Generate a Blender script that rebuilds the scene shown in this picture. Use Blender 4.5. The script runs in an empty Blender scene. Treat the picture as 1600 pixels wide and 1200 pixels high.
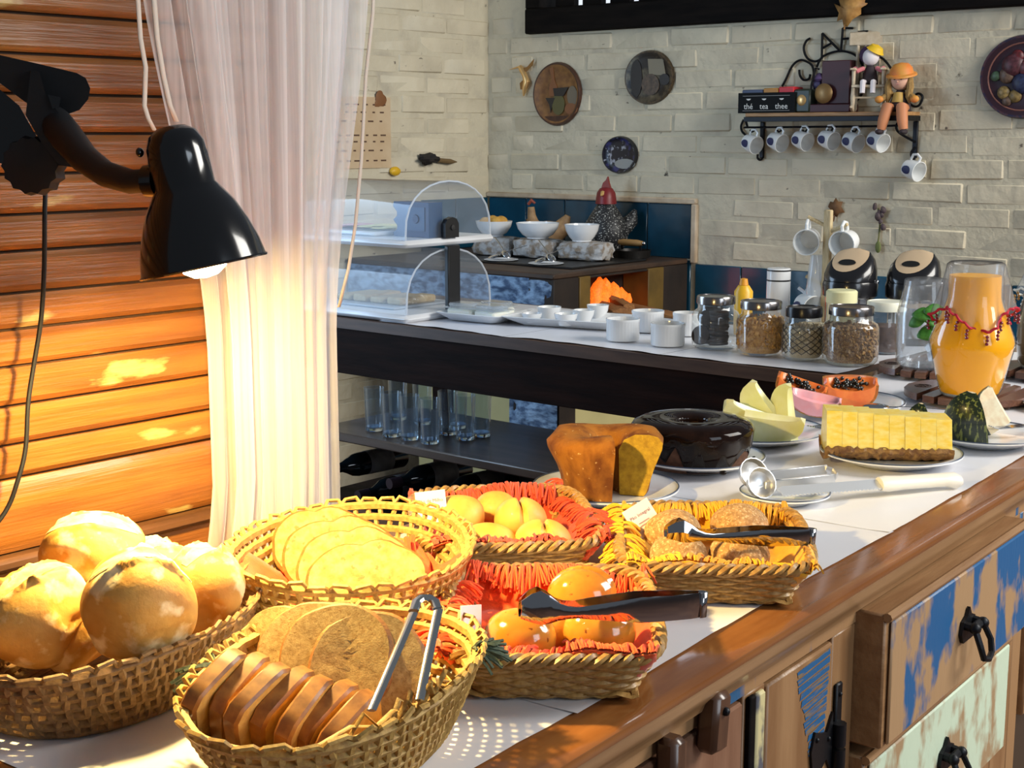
import bpy, math, random
import numpy as np
from mathutils import Vector, Matrix
R = random.Random(7)
sc = bpy.context.scene
col = sc.collection
PI = math.pi
# ---------------------------------------------------------------- camera, world, large lights, exposure
FPX, CAMZ = 2250.0, 1.45
PITCH = math.atan(390 / FPX)
cd = bpy.data.cameras.new('camera'); cam = bpy.data.objects.new('camera', cd); col.objects.link(cam)
cd.sensor_width = 36.0; cd.lens = 36.0 * FPX / 1600.0; cd.clip_start = 0.05
cam.location = (0, 0, CAMZ); cam.rotation_euler = (PI / 2 - PITCH, 0, 0)
sc.camera = cam
sc.view_settings.view_transform = 'Standard'; sc.view_settings.look = 'None'
sc.view_settings.gamma = 1.0; sc.view_settings.use_curve_mapping = False
sc.view_settings.exposure = 0.0
wd = bpy.data.worlds.new('daylight'); sc.world = wd; wd.use_nodes = True
wd.node_tree.nodes['Background'].inputs[0].default_value = (0.78, 0.88, 1.0, 1)
wd.node_tree.nodes['Background'].inputs[1].default_value = 0.16

def area_light(name, loc, target, size, power, color):
    l = bpy.data.lights.new(name, 'AREA'); l.shape = 'RECTANGLE'; l.size, l.size_y = size
    l.energy = power; l.color = color
    o = bpy.data.objects.new(name, l); col.objects.link(o); o.location = loc
    d = Vector(target) - Vector(loc); o.rotation_euler = d.to_track_quat('-Z', 'Y').to_euler()
    return o
# open veranda side to the right of the photograph, window behind the curtain, doorway behind the viewer
area_light('veranda_daylight', (3.6, 2.2, 2.9), (0.6, 4.0, 1.0), (2.2, 1.6), 195, (1.0, 0.965, 0.90))
area_light('window_daylight', (-1.7, 4.5, 1.35), (0.4, 4.3, 0.75), (1.2, 2.0), 52, (0.50, 0.72, 1.0))
area_light('doorway_daylight', (2.6, -0.6, 2.2), (0.8, 2.4, 0.7), (1.4, 1.6), 42, (0.80, 0.90, 1.0))

# ---------------------------------------------------------------- photograph pixel -> place
_f = np.array([0, math.cos(PITCH), -math.sin(PITCH)]); _u = np.array([0, math.sin(PITCH), math.cos(PITCH)])
_C = np.array([0, 0, CAMZ])
def ray(x, y): return _f * FPX + np.array([1., 0, 0]) * (x - 800) - _u * (y - 600)
def P(x, y, z):
    d = ray(x, y); return _C + d * ((z - CAMZ) / d[2])
def PL(x, y, p0, n):
    d = ray(x, y); n = np.array(n); return _C + d * (((np.array(p0) - _C) @ n) / (d @ n))
def PD(x, y, D):
    d = ray(x, y); return _C + d * (D / d[1])
def unit(v): v = np.array(v, float); return v / np.linalg.norm(v)
S_ = unit((1690, 2283.5, 0)); SN = np.array([-S_[1], S_[0], 0])      # along / across the sideboard
W_ = unit((1930, 2283.5, 0)); B_ = np.array([-W_[1], W_[0], 0])      # along the side walls / along the back wall
TOP = 0.90                                                            # height of both counters
O_ = P(1200, 997, TOP)
def S(u, v, z=TOP): q = O_ + S_ * u + SN * v; return (q[0], q[1], z)
RS = math.atan2(S_[1], S_[0]); RW = math.atan2(W_[1], W_[0]); RB = math.atan2(-B_[1], -B_[0])
KOR = PD(763, 210, 6.5)                                               # corner of the two brick walls

# ---------------------------------------------------------------- object helpers
def _tag(o, label, cat, group, kind):
    if label: o['label'] = label
    if cat: o['category'] = cat
    if group: o['group'] = group
    if kind: o['kind'] = kind
def thing(name, label, cat, loc=(0, 0, 0), rz=0, group=None, kind=None, rot=None):
    o = bpy.data.objects.new(name, None); col.objects.link(o)
    o.empty_display_size = .05
    o.location = loc; o.rotation_euler = rot if rot else (0, 0, rz)
    _tag(o, label, cat, group, kind); return o
def link_copy(src, parent=None, loc=None, rot=None, scale=None):
    o = src.copy(); col.objects.link(o)
    if parent is not None: o.parent = parent
    if loc is not None: o.location = loc
    if rot is not None: o.rotation_euler = rot
    if scale is not None: o.scale = scale
    return o
def dup(root, loc=None, rz=None, label=None, rot=None, scale=None):
    r = link_copy(root, None, loc, rot if rot else ((0, 0, rz) if rz is not None else None), scale)
    if label: r['label'] = label
    for ch in list(root.children):
        c = link_copy(ch, r)
        for g in list(ch.children): link_copy(g, c)
    return r

class MB:
    def __init__(s): s.v = []; s.f = []; s.m = []; s.n = 0; s.mi = 0
    def add(s, v, f):
        v = np.asarray(v, float).reshape(-1, 3); b = s.n
        s.v.append(v); s.n += len(v)
        for q in f: s.f.append([i + b for i in q]); s.m.append(s.mi)
        return s
    def xf(s, loc=(0, 0, 0), rot=(0, 0, 0), scale=(1, 1, 1)):
        from mathutils import Euler
        m = np.array(Euler(rot).to_matrix()) * np.array(scale)[None, :]
        V = np.concatenate(s.v) @ m.T + np.array(loc); s.v = [V]; return s
    def join(s, o):
        b = s.n
        V = np.concatenate(o.v); s.v.append(V); s.n += len(V)
        for q, mm in zip(o.f, o.m): s.f.append([i + b for i in q]); s.m.append(mm)
        return s
    def map(s, fn):
        V = np.concatenate(s.v); s.v = [np.array([fn(*p) for p in V])]; return s
    def box(s, a, b, bev=0, ):
        x0, y0, z0 = a; x1, y1, z1 = b
        if bev <= 0:
            v = [(x0,y0,z0),(x1,y0,z0),(x1,y1,z0),(x0,y1,z0),(x0,y0,z1),(x1,y0,z1),(x1,y1,z1),(x0,y1,z1)]
            return s.add(v, [(3,2,1,0),(4,5,6,7),(0,1,5,4),(1,2,6,5),(2,3,7,6),(3,0,4,7)])
        e = min(bev, (x1-x0)*.49, (y1-y0)*.49, (z1-z0)*.49)
        v = []
        for zi, z in enumerate((z0, z1)):
            for yi, y in enumerate((y0, y1)):
                for xi, x in enumerate((x0, x1)):
                    sx, sy, sz = (e, -e)[xi], (e, -e)[yi], (e, -e)[zi]
                    v += [(x, y+sy, z+sz), (x+sx, y, z+sz), (x+sx, y+sy, z)]
        I = lambda x, y, z, k: (z*4 + y*2 + x)*3 + k
        f = []
        for k, mk in ((0, lambda p,q,t: (t,p,q)), (1, lambda p,q,t: (p,t,q)), (2, lambda p,q,t: (p,q,t))):
            for t in (0, 1):
                q = [I(*mk(a_, b_, t), k) for a_, b_ in ((0,0),(1,0),(1,1),(0,1))]
                f.append(q)
        for y in (0,1):
            for z in (0,1): f.append([I(0,y,z,1), I(1,y,z,1), I(1,y,z,2), I(0,y,z,2)])
        for x in (0,1):
            for z in (0,1): f.append([I(x,0,z,0), I(x,1,z,0), I(x,1,z,2), I(x,0,z,2)])
        for x in (0,1):
            for y in (0,1): f.append([I(x,y,0,0), I(x,y,1,0), I(x,y,1,1), I(x,y,0,1)])
        for x in (0,1):
            for y in (0,1):
                for z in (0,1): f.append([I(x,y,z,0), I(x,y,z,1), I(x,y,z,2)])
        return s.add(v, f)
    def tube(s, pts, r, n=6, closed=False, caps=True, flat=1.0, up=None):
        p = np.asarray(pts, float); k = len(p)
        if k < 2: return s
        rr = np.full(k, r) if np.isscalar(r) else np.asarray(r, float)
        if closed: t = np.roll(p, -1, 0) - np.roll(p, 1, 0)
        else: t = np.gradient(p, axis=0)
        t /= (np.linalg.norm(t, axis=1)[:, None] + 1e-12)
        nv = np.zeros_like(p)
        if up is not None:
            a = np.array(up, float)
            nv = a[None, :] - t * (t @ a)[:, None]; nv /= (np.linalg.norm(nv, axis=1)[:, None] + 1e-9)
        else:
            a = np.array([0, 0, 1.]) if abs(t[0][2]) < .9 else np.array([1., 0, 0])
            cur = a - t[0] * (a @ t[0]); cur /= np.linalg.norm(cur)
            for i in range(k):
                cur = cur - t[i] * (cur @ t[i]); cur /= (np.linalg.norm(cur) + 1e-9); nv[i] = cur
        bn = np.cross(t, nv)
        th = np.arange(n) * 2 * PI / n
        V = p[:, None, :] + rr[:, None, None] * (np.cos(th)[None, :, None] * bn[:, None, :] + flat * np.sin(th)[None, :, None] * nv[:, None, :])
        f = []
        for i in range(k if closed else k - 1):
            j = (i + 1) % k
            for a_ in range(n):
                b_ = (a_ + 1) % n
                f.append((i*n+a_, i*n+b_, j*n+b_, j*n+a_))
        if caps and not closed:
            f.append(tuple(range(n - 1, -1, -1))); f.append(tuple((k-1)*n + i for i in range(n)))
        return s.add(V.reshape(-1, 3), f)
    def lathe(s, prof, n=32, squash=None, mod=None, close=False, end=True):
        # prof: list of (r, z); mod(theta, r, z) -> (x, y, z)
        v = []; f = []; k = len(prof)
        for (r, z) in prof:
            for i in range(n):
                th = 2*PI*i/n
                v.append(mod(th, r, z) if mod else (r*math.cos(th), r*math.sin(th), z))
        for j in range(k if close else k-1):
            jj = (j+1) % k
            for i in range(n):
                f.append((j*n+i, j*n+(i+1) % n, jj*n+(i+1) % n, jj*n+i))
        if not close:
            if prof[0][0] > 1e-6: f.append(tuple(range(n-1, -1, -1)))
            if end and prof[-1][0] > 1e-6: f.append(tuple((k-1)*n+i for i in range(n)))
        return s.add(v, f)
    def blob(s, c, r, nu=20, nv=12, fn=None):
        # ellipsoid; fn(unit dir) -> radial multiplier
        v = []; f = []
        rx, ry, rz = (r, r, r) if np.isscalar(r) else r
        for j in range(nv+1):
            ph = PI*j/nv
            for i in range(nu):
                th = 2*PI*i/nu
                d = (math.sin(ph)*math.cos(th), math.sin(ph)*math.sin(th), math.cos(ph))
                m = fn(*d) if fn else 1.0
                v.append((c[0]+rx*d[0]*m, c[1]+ry*d[1]*m, c[2]+rz*d[2]*m))
        for j in range(nv):
            for i in range(nu):
                f.append((j*nu+i, (j+1)*nu+i, (j+1)*nu+(i+1) % nu, j*nu+(i+1) % nu))
        return s.add(v, f)
    def prism(s, poly, h0, h1, axis='z'):
        n = len(poly)
        def mk(a, b, h): return (a, b, h) if axis == 'z' else ((a, h, b) if axis == 'y' else (h, a, b))
        v = [mk(a, b, h0) for a, b in poly] + [mk(a, b, h1) for a, b in poly]
        f = [tuple(range(n-1, -1, -1)), tuple(range(n, 2*n))] + [(i, (i+1) % n, n+(i+1) % n, n+i) for i in range(n)]
        return s.add(v, f)
    def grid(s, fn, nu, nv, thick=0):
        v = [fn(i/nu, j/nv) for j in range(nv+1) for i in range(nu+1)]
        f = [(j*(nu+1)+i, j*(nu+1)+i+1, (j+1)*(nu+1)+i+1, (j+1)*(nu+1)+i) for j in range(nv) for i in range(nu)]
        return s.add(v, f)
    def mesh(s, name, mats, smooth=True, fix=True):
        me = bpy.data.meshes.new(name)
        V = np.concatenate(s.v) if s.v else np.zeros((0, 3))
        me.from_pydata(V.tolist(), [], s.f)
        if not isinstance(mats, (list, tuple)): mats = [mats]
        for m in mats: me.materials.append(m)
        if len(mats) > 1: me.polygons.foreach_set('material_index', s.m)
        if fix:
            import bmesh
            bm = bmesh.new(); bm.from_mesh(me); bmesh.ops.recalc_face_normals(bm, faces=bm.faces); bm.to_mesh(me); bm.free()
        if smooth:
            me.polygons.foreach_set('use_smooth', [True]*len(me.polygons))
            if smooth != 'all':
                try: me.set_sharp_from_angle(angle=math.radians(38))
                except Exception: pass
        me.update(); return me
    def build(s, name, mats, parent=None, loc=None, rz=0, label=None, cat=None, group=None, kind=None, smooth=True, rot=None, fix=True):
        o = bpy.data.objects.new(name, s.mesh(name, mats, smooth, fix)); col.objects.link(o)
        if parent is not None: o.parent = parent
        if loc is not None: o.location = loc
        o.rotation_euler = rot if rot else (0, 0, rz)
        _tag(o, label, cat, group, kind); return o
def solidify(o, t, offset=0):
    m = o.modifiers.new('thickness', 'SOLIDIFY'); m.thickness = t; m.offset = offset; return o
def subsurf(o, l=1):
    m = o.modifiers.new('smooth', 'SUBSURF'); m.levels = l; m.render_levels = l; return o
def text_mesh(txt, size, mat, name, parent, loc, rot, extrude=0.0, align='CENTER', width=None):
    c = bpy.data.curves.new(name, 'FONT'); c.body = txt; c.size = size; c.extrude = extrude; c.align_x = align; c.align_y = 'CENTER'
    c.resolution_u = 2
    t = bpy.data.objects.new('tmp_text', c); col.objects.link(t)
    dg = bpy.context.evaluated_depsgraph_get(); me = bpy.data.meshes.new_from_object(t.evaluated_get(dg))
    bpy.data.objects.remove(t); bpy.data.curves.remove(c)
    me.materials.clear(); me.materials.append(mat)
    o = bpy.data.objects.new(name, me); col.objects.link(o)
    if parent is not None: o.parent = parent
    o.location = loc; o.rotation_euler = rot; return o
def noise1(seed):
    rr = random.Random(seed); ph = [(rr.uniform(0, 6.28), rr.uniform(.7, 1.3)) for _ in range(6)]
    def fn(t): return sum(math.sin(t*(k+1)*q+p)/(k+1) for k, (p, q) in enumerate(ph)) / 2
    return fn
def lumpy(seed, amp, fr=3.0):
    rr = random.Random(seed); ks = [(rr.uniform(-1, 1)*fr*1.5, rr.uniform(-1, 1)*fr*1.5, rr.uniform(-1, 1)*fr*1.5, rr.uniform(0, 6.28)) for _ in range(7)]
    def fn(x, y, z): return 1 + amp*sum(math.sin(a*x+b*y+c*z+p) for a, b, c, p in ks)/3
    return fn

# ---------------------------------------------------------------- materials
_mats = {}
TS = 1.0            # texture scale of the things built next: small things need finer grain
def M(name, c, rough=.5, metal=0., c2=None, scale=8., stretch=(1, 1, 1), detail=4., band=(.35, .65), bump=0., bscale=None, bstretch=None,
      spec=.5, trans=0., ior=1.45, coat=0., sss=0., ssr=(.02, .01, .005), emit=None, es=0., alpha=1., wave=False, c3=None, s3=30., band3=(.55, .7), stretch3=(1, 1, 1), rough2=None, rand=True, sheen=0.):
    if name in _mats: return _mats[name]
    bscale = (bscale or scale*3)*TS; scale *= TS; s3 *= TS
    m = bpy.data.materials.new(name); m.use_nodes = True; nt = m.node_tree; N = nt.nodes; L = nt.links
    b = N['Principled BSDF']; I = b.inputs
    def C4(x): return (x[0], x[1], x[2], 1)
    I['Base Color'].default_value = C4(c); I['Roughness'].default_value = rough; I['Metallic'].default_value = metal
    I['IOR'].default_value = ior; I['Specular IOR Level'].default_value = spec
    I['Transmission Weight'].default_value = trans; I['Coat Weight'].default_value = coat; I['Coat Roughness'].default_value = .08
    I['Alpha'].default_value = alpha
    if sheen: I['Sheen Weight'].default_value = sheen
    if sss: I['Subsurface Weight'].default_value = sss; I['Subsurface Radius'].default_value = ssr; I['Subsurface Scale'].default_value = 1.0
    if emit: I['Emission Color'].default_value = C4(emit); I['Emission Strength'].default_value = es
    vec = None
    def coords():
        nonlocal vec
        if vec is None:
            tc = N.new('ShaderNodeTexCoord'); vec = tc.outputs['Object']
            if rand:
                oi = N.new('ShaderNodeObjectInfo'); mu = N.new('ShaderNodeMath'); mu.operation = 'MULTIPLY'; mu.inputs[1].default_value = 13.7
                L.new(oi.outputs['Random'], mu.inputs[0]); va = N.new('ShaderNodeVectorMath'); va.operation = 'ADD'
                L.new(vec, va.inputs[0]); L.new(mu.outputs[0], va.inputs[1]); vec = va.outputs[0]
        return vec
    def mapped(st):
        mp = N.new('ShaderNodeMapping'); mp.inputs['Scale'].default_value = st; L.new(coords(), mp.inputs[0]); return mp.outputs[0]
    def nz(sca, st, det=detail, w=False):
        t = N.new('ShaderNodeTexNoise'); t.inputs['Scale'].default_value = sca; t.inputs['Detail'].default_value = det
        L.new(mapped(st), t.inputs['Vector']); return t.outputs['Fac']
    def ramp(src, lo, hi):
        r = N.new('ShaderNodeMapRange'); r.inputs[1].default_value = lo; r.inputs[2].default_value = hi; L.new(src, r.inputs[0]); return r.outputs[0]
    cur = None
    if c2 is not None:
        fac = ramp(nz(scale, stretch), *band)
        mx = N.new('ShaderNodeMix'); mx.data_type = 'RGBA'; mx.inputs[6].default_value = C4(c); mx.inputs[7].default_value = C4(c2)
        L.new(fac, mx.inputs[0]); cur = mx.outputs[2]
        if rough2 is not None:
            rm = N.new('ShaderNodeMapRange'); rm.inputs[3].default_value = rough; rm.inputs[4].default_value = rough2; L.new(fac, rm.inputs[0]); L.new(rm.outputs[0], I['Roughness'])
    if c3 is not None:
        fac3 = ramp(nz(s3, stretch3), *band3)
        mx = N.new('ShaderNodeMix'); mx.data_type = 'RGBA'; mx.inputs[7].default_value = C4(c3)
        if cur is not None: L.new(cur, mx.inputs[6])
        else: mx.inputs[6].default_value = C4(c)
        L.new(fac3, mx.inputs[0]); cur = mx.outputs[2]
    if cur is not None: L.new(cur, I['Base Color'])
    if bump:
        bp = N.new('ShaderNodeBump'); bp.inputs['Strength'].default_value = bump; bp.inputs['Distance'].default_value = .01/TS
        L.new(nz(bscale, bstretch or stretch, 5.), bp.inputs['Height']); L.new(bp.outputs[0], I['Normal'])
    _mats[name] = m; return m
def GLASS(name, tint=(1, 1, 1), gloss=.05, refl=1.0, haze=0.0, hazecol=(.9, .95, 1)):
    # thin clear wall: transparent + fresnel reflection (+ a little milky haze)
    if name in _mats: return _mats[name]
    m = bpy.data.materials.new(name); m.use_nodes = True; nt = m.node_tree; N = nt.nodes; L = nt.links
    N.remove(N['Principled BSDF']); out = N['Material Output']
    tr = N.new('ShaderNodeBsdfTransparent'); tr.inputs[0].default_value = (*tint, 1)
    gl = N.new('ShaderNodeBsdfGlossy'); gl.inputs['Roughness'].default_value = gloss; gl.inputs[0].default_value = (refl, refl, refl, 1)
    fr = N.new('ShaderNodeLayerWeight'); fr.inputs[0].default_value = .5                    # reflection rises toward grazing angles
    pw = N.new('ShaderNodeMath'); pw.operation = 'POWER'; pw.inputs[1].default_value = 2.6; L.new(fr.outputs['Facing'], pw.inputs[0])
    rm = N.new('ShaderNodeMapRange'); rm.inputs[3].default_value = .035; rm.inputs[4].default_value = .9; L.new(pw.outputs[0], rm.inputs[0])
    mx = N.new('ShaderNodeMixShader'); L.new(rm.outputs[0], mx.inputs[0])
    if haze:
        df = N.new('ShaderNodeBsdfDiffuse'); df.inputs[0].default_value = (*hazecol, 1)
        tl = N.new('ShaderNodeBsdfTranslucent'); tl.inputs[0].default_value = (*hazecol, 1)
        m3 = N.new('ShaderNodeMixShader'); m3.inputs[0].default_value = .5; L.new(df.outputs[0], m3.inputs[1]); L.new(tl.outputs[0], m3.inputs[2])
        m2 = N.new('ShaderNodeMixShader'); m2.inputs[0].default_value = haze
        L.new(tr.outputs[0], m2.inputs[1]); L.new(m3.outputs[0], m2.inputs[2]); L.new(m2.outputs[0], mx.inputs[1])
    else: L.new(tr.outputs[0], mx.inputs[1])
    L.new(gl.outputs[0], mx.inputs[2]); L.new(mx.outputs[0], out.inputs[0])
    _mats[name] = m; return m
def plain(name, c, rough=.5, **k): return M(name, c, rough, **k)
# ================================================================ SETTING
white_paint = M('white_painted_brick', (.69, .615, .455), .7, c2=(.51, .45, .33), scale=5, band=(.35, .75), bump=.8, bscale=16, c3=(.16, .13, .10), s3=26, band3=(.70, .76), stretch3=(1, 1, 1.6))
mortar = M('white_mortar', (.61, .55, .41), .85, c2=(.45, .40, .31), scale=9, band=(.5, .75), bump=.5, bscale=40, c3=(.06, .05, .04), s3=16, band3=(.68, .74))
blue_tile = M('blue_glazed_tile', (.010, .085, .155), .22, c2=(.004, .032, .058), scale=3.5, band=(.3, .7), bump=.08, bscale=18, coat=.3)
cream_trim = M('cream_plaster_trim', (.62, .50, .36), .7, c2=(.48, .36, .24), scale=14, bump=.3)
black_wood = M('black_stained_wood', (.004, .0035, .0035), .7, c2=(.009, .007, .006), scale=6, stretch=(1, 8, 8), spec=.08)
floor_m = M('terracotta_floor', (.20, .10, .06), .5, c2=(.13, .06, .04), scale=3, bump=.1)
lit_pane = M('sunlit_window_pane', (.9, .95, 1), .4, emit=(.86, .93, 1.0), es=1.0)

fl = MB().box((-6, -3, -.1), (6, 9, 0)).build('floor', floor_m, kind='structure', smooth=False)

# --- back wall: local x runs right along the wall, local y goes into it
RH, RL = .083, .278
def brick_meshes(n, mat, w=RL-.003, h=RH-.003, d=.05, seed=3):
    out = []
    rr = random.Random(seed)
    for k in range(n):
        m = MB().box((-w/2, -.0022, -h/2), (w/2, d, h/2), .011)
        j = [rr.uniform(-.0032, .0032) for _ in range(200)]
        it = iter(j*4)
        m.map(lambda x, y, z: (x+next(it), y+(next(it) if y < .01 else 0), z+next(it)*.9))
        out.append(m.mesh('brick', mat))
    return out
BR = brick_meshes(8, white_paint)
BRH = brick_meshes(4, white_paint, w=RL/2-.010, seed=9)
def brick_obj(me, parent, x, z, rr):
    o = bpy.data.objects.new('brick', me); col.objects.link(o); o.parent = parent
    o.location = (x, rr.uniform(-.0025, .0015), z+rr.uniform(-.003, .003)); o.rotation_euler = (rr.uniform(-.01, .01), rr.uniform(-.012, .012), rr.uniform(-.008, .008))
rb = random.Random(21)
WX = 3.4                                    # length of the back wall
BEAM = 1.872; TT = 1.176; TB = .94          # underside of the window beam, top of the tile panel, top of the low tile band
m = MB().box((-.25, .0, 0), (WX, .25, BEAM)).box((-.25, .0, BEAM), (.235, .25, 2.6)).box((.235, .0, 2.45), (WX, .25, 2.6))
wall_back = m.build('wall_back', mortar, loc=(KOR[0], KOR[1], 0), rz=RB, kind='structure', smooth=False)
row = 0; z = BEAM - RH/2 - .002
rows = [z - RH*k for k in range(0, 12)] + [BEAM + RH/2 + RH*k for k in range(0, 5)]
for zi in rows:
    row += 1
    off = (.5 if row % 2 else 0)*RL + rb.uniform(-.02, .02)
    x = -RL + off
    while x < WX:
        x0, x1 = x, x + RL; x += RL
        if x1 < .05: continue
        top_ok = zi < BEAM or x1 < .27
        if not top_ok: continue
        lim = TT if (x0+x1)/2 < 1.20 else TB
        if zi - RH/2 < lim + .012: continue
        if x0 < -.001:
            if x1 > RL*.35: brick_obj(rb.choice(BRH), wall_back, x1 - RL/4, zi, rb)
            continue
        brick_obj(rb.choice(BR), wall_back, (x0+x1)/2, zi, rb)
# glazed tiles
def tile_run(parent, x0, n, w, z0, z1, name='tile', y=-.008):
    for k in range(n):
        MB().box((x0+k*w+.002, y, z0+.002), (x0+(k+1)*w-.002, .01, z1-.002), .003).build(name, blue_tile, parent)
tile_run(wall_back, .008, 5, .2155, .955, TT); tile_run(wall_back, .008, 5, .2155, .735, .951)
tile_run(wall_back, 1.105, 10, .2155, .722, TB); tile_run(wall_back, 1.105, 10, .2155, .504, .718)
MB().box((.0, -.018, TT), (1.108, .01, TT+.022), .004).build('plaster_strip', cream_trim, wall_back)
MB().box((1.087, -.018, TB), (1.112, .01, TT-.0005), .004).build('plaster_strip', cream_trim, wall_back)

# --- side brick wall, left of the corner: local x runs toward the corner
wall_left = MB().box((-4.2, 0, 0), (.0, .25, 2.6)).build('wall_left', mortar, loc=(KOR[0], KOR[1], 0), rz=RW, kind='structure', smooth=False)
row = 0
for k in range(-6, 21):
    zi = BEAM - RH/2 - .01 - RH*k; row += 1
    x = -(.5 if row % 2 else 0)*RL + rb.uniform(-.02, .02)
    while x > -2.4:
        x1, x0 = x, x - RL; x -= RL
        if zi - RH/2 < (TT if x1 > -.42 else .10) + .01: continue
        if x1 > -.004: x1 = -.004
        if x1 - x0 < RL*.8: brick_obj(rb.choice(BRH), wall_left, x1-RL/4, zi, rb)
        else: brick_obj(rb.choice(BR), wall_left, (x0+x1)/2, zi, rb)
tile_run(wall_left, -.44, 2, .215, .955, TT)

# --- barred window high in the back wall
win = thing('window_1', None, None, (KOR[0], KOR[1], 0), RB, kind='structure')
MB().box((.235, -.035, BEAM), (WX, .12, BEAM+.105), .006).build('sill_beam', black_wood, win)
MB().box((.235, -.03, BEAM+.1055), (.31, .12, 2.45), .004).build('window_frame', black_wood, win)
x = .36
k = 0
while x < WX-.1:
    MB().box((x, .02, BEAM+.106), (x+.098, .06, 2.44), .004).build('bar', black_wood, win); x += .143
MB().box((.3105, .09, BEAM+.106), (WX, .10, 2.449)).build('pane', lit_pane, win)

# --- wooden plank wall on the left
W0 = O_ + SN*.74
plank_m = M('orange_varnished_plank', (.34, .125, .022), .33, c2=(.17, .055, .010), scale=5, stretch=(.9, 4, 9), detail=6, band=(.3, .72), bump=.18, bscale=10, bstretch=(1, 10, 24), coat=.25, c3=(.50, .34, .12), s3=4.5, band3=(.66, .70), stretch3=(1.2, 3, 3.4))
gap_m = M('dark_plank_joint', (.05, .022, .008), .8)
trim_m = M('dark_wood_trim', (.13, .055, .02), .5, c2=(.07, .03, .012), scale=8, stretch=(1, 6, 6))
zs = [1.586, 1.541, 1.496, 1.451, 1.405, 1.359, 1.317, 1.269, 1.227, 1.184, 1.138, 1.092, 1.052, .962]
zz = [1.586 + .046*k for k in range(14, 0, -1)] + zs
wall_wood = MB().box((-1.6, .012, 0), (-.01, .10, 2.3)).build('wall_wood', gap_m, loc=(W0[0], W0[1], 0), rz=RW, kind='structure', smooth=False)
for a, b in zip(zz[:-1], zz[1:]):
    h = a - b - .0036; m = MB(); pts = []
    for k in range(7):
        t = k/6; pts.append((-.006*min(1, math.sin(PI*t)*5)**.6 + .006, b + .0018 + h*t))
    poly = [(.02, b+.0018)] + pts + [(.02, a-.0018)]
    m.prism([(p[0], p[1]) for p in poly], -1.6, -.012, axis='x')
    m.build('plank', plank_m, wall_wood)
MB().box((-1.6, -.012, .945), (-.012, .02, .9615), .005).build('trim_1', trim_m, wall_wood)
MB().box((-1.6, .000, .30), (-.012, .02, .9445), .003).build('lower_board', plank_m, wall_wood)
MB().box((-.0115, -.004, .0), (.035, .11, 2.3), .006).build('corner_post', plank_m, wall_wood)

# ================================================================ SIDEBOARD
varnish = M('varnished_worktop', (.30, .115, .030), .14, c2=(.19, .066, .017), scale=4, stretch=(1.2, 9, 9), detail=6, bump=.03, coat=.6)
oak_m = M('tan_moulding_wood', (.40, .235, .115), .28, c2=(.28, .15, .065), scale=4, stretch=(1, 8, 8), detail=6, bump=.06, coat=.3)
oak = M('waxed_tan_wood', (.33, .185, .085), .4, c2=(.22, .11, .045), scale=4, stretch=(6, 6, 1), detail=6, bump=.12, bscale=12, bstretch=(8, 8, 1))
oak_h = M('waxed_tan_rail', (.33, .185, .085), .4, c2=(.23, .115, .048), scale=4, stretch=(1, 6, 8), detail=6, bump=.12, bscale=12, bstretch=(1, 8, 8))
oak_blue = M('tan_wood_with_worn_blue_paint', (.38, .235, .12), .45, c2=(.012, .10, .26), scale=8.5, stretch=(1.25, 1, .75), detail=5, band=(.475, .535), bump=.12, bscale=14, bstretch=(8, 8, 1), rand=False)
oak_blue2 = M('tan_rail_with_blue_strokes', (.33, .185, .085), .45, c2=(.02, .10, .22), scale=7, stretch=(2.2, 1, .6), detail=5, band=(.60, .66), bump=.1)
oak_mint = M('tan_wood_with_mint_paint', (.55, .66, .50), .5, c2=(.36, .24, .13), scale=8, stretch=(2.2, 1, 1.3), detail=5, band=(.48, .60), bump=.1)
iron = M('black_wrought_iron', (.012, .013, .016), .45, metal=.6, bump=.1, bscale=40)
latch_m = M('dark_brown_latch_wood', (.10, .045, .022), .3, c2=(.05, .022, .012), scale=10, stretch=(6, 6, 1), coat=.3)
strip_m = M('cream_painted_strip', (.60, .52, .26), .6, c2=(.10, .10, .12), scale=10, stretch=(2, 1, 1.4), band=(.5, .58))
sb = thing('sideboard', 'long wooden buffet sideboard with worn blue drawer fronts holding the breads', 'sideboard', S(0, 0, 0), RS)
U0, U1, DEP = -.80, 2.45, .63
prof = [(DEP, .905-.005), (.012, .900), (.006, .899), (.0015, .896), (0, .891), (.0015, .886), (.006, .882), (.009, .876), (.010, .868), (.014, .860), (.021, .852), (.024, .8425), (DEP, .8425)]
MB().prism(prof[:6]+[(.012, .8855), (DEP, .8855)], U0, U1, axis='x').build('top', varnish, sb)
MB().prism([(DEP, .8850), (.006, .8850), (.006, .882), (.0085, .876), (.0095, .868), (.0135, .860), (.0205, .852), (.024, .8425), (DEP, .8425)], U0+.002, U1-.002, axis='x').build('moulding', oak_m, sb)
B0 = .034
m = MB()
m.box((U0+.03, B0, .8205), (U1-.03, B0+.03, .842))
m.build('top_rail', oak_blue2, sb, smooth=False)
def stile(u0, u1, mat, y0=B0): return MB().box((u0, y0, .08), (u1, y0+.03, .82), .002).build('stile', mat, sb)
stile(.2555, .325, oak); stile(.012, .066, oak); stile(.925, 1.012, oak); stile(1.014, 1.06, oak_blue2); stile(U0+.03, -.62, oak)
MB().box((.016, B0-.008, .09), (.03, B0-.0005, .818), .002).build('painted_strip', black_wood, sb)
MB().box((.031, B0-.009, .09), (.052, B0-.0005, .818), .003).build('painted_strip', strip_m, sb)
MB().box((U0+.03, .07, .08), (U1-.03, DEP-.02, .842)).build('carcass', M('dark_cabinet_inside', (.05, .028, .014), .8), sb, smooth=False)
def door(u0, u1, mat, blue=False):
    d = MB().box((u0, B0-.002, .10), (u1, B0+.02, .815), .003).build('door', mat, sb)
    return d
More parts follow.
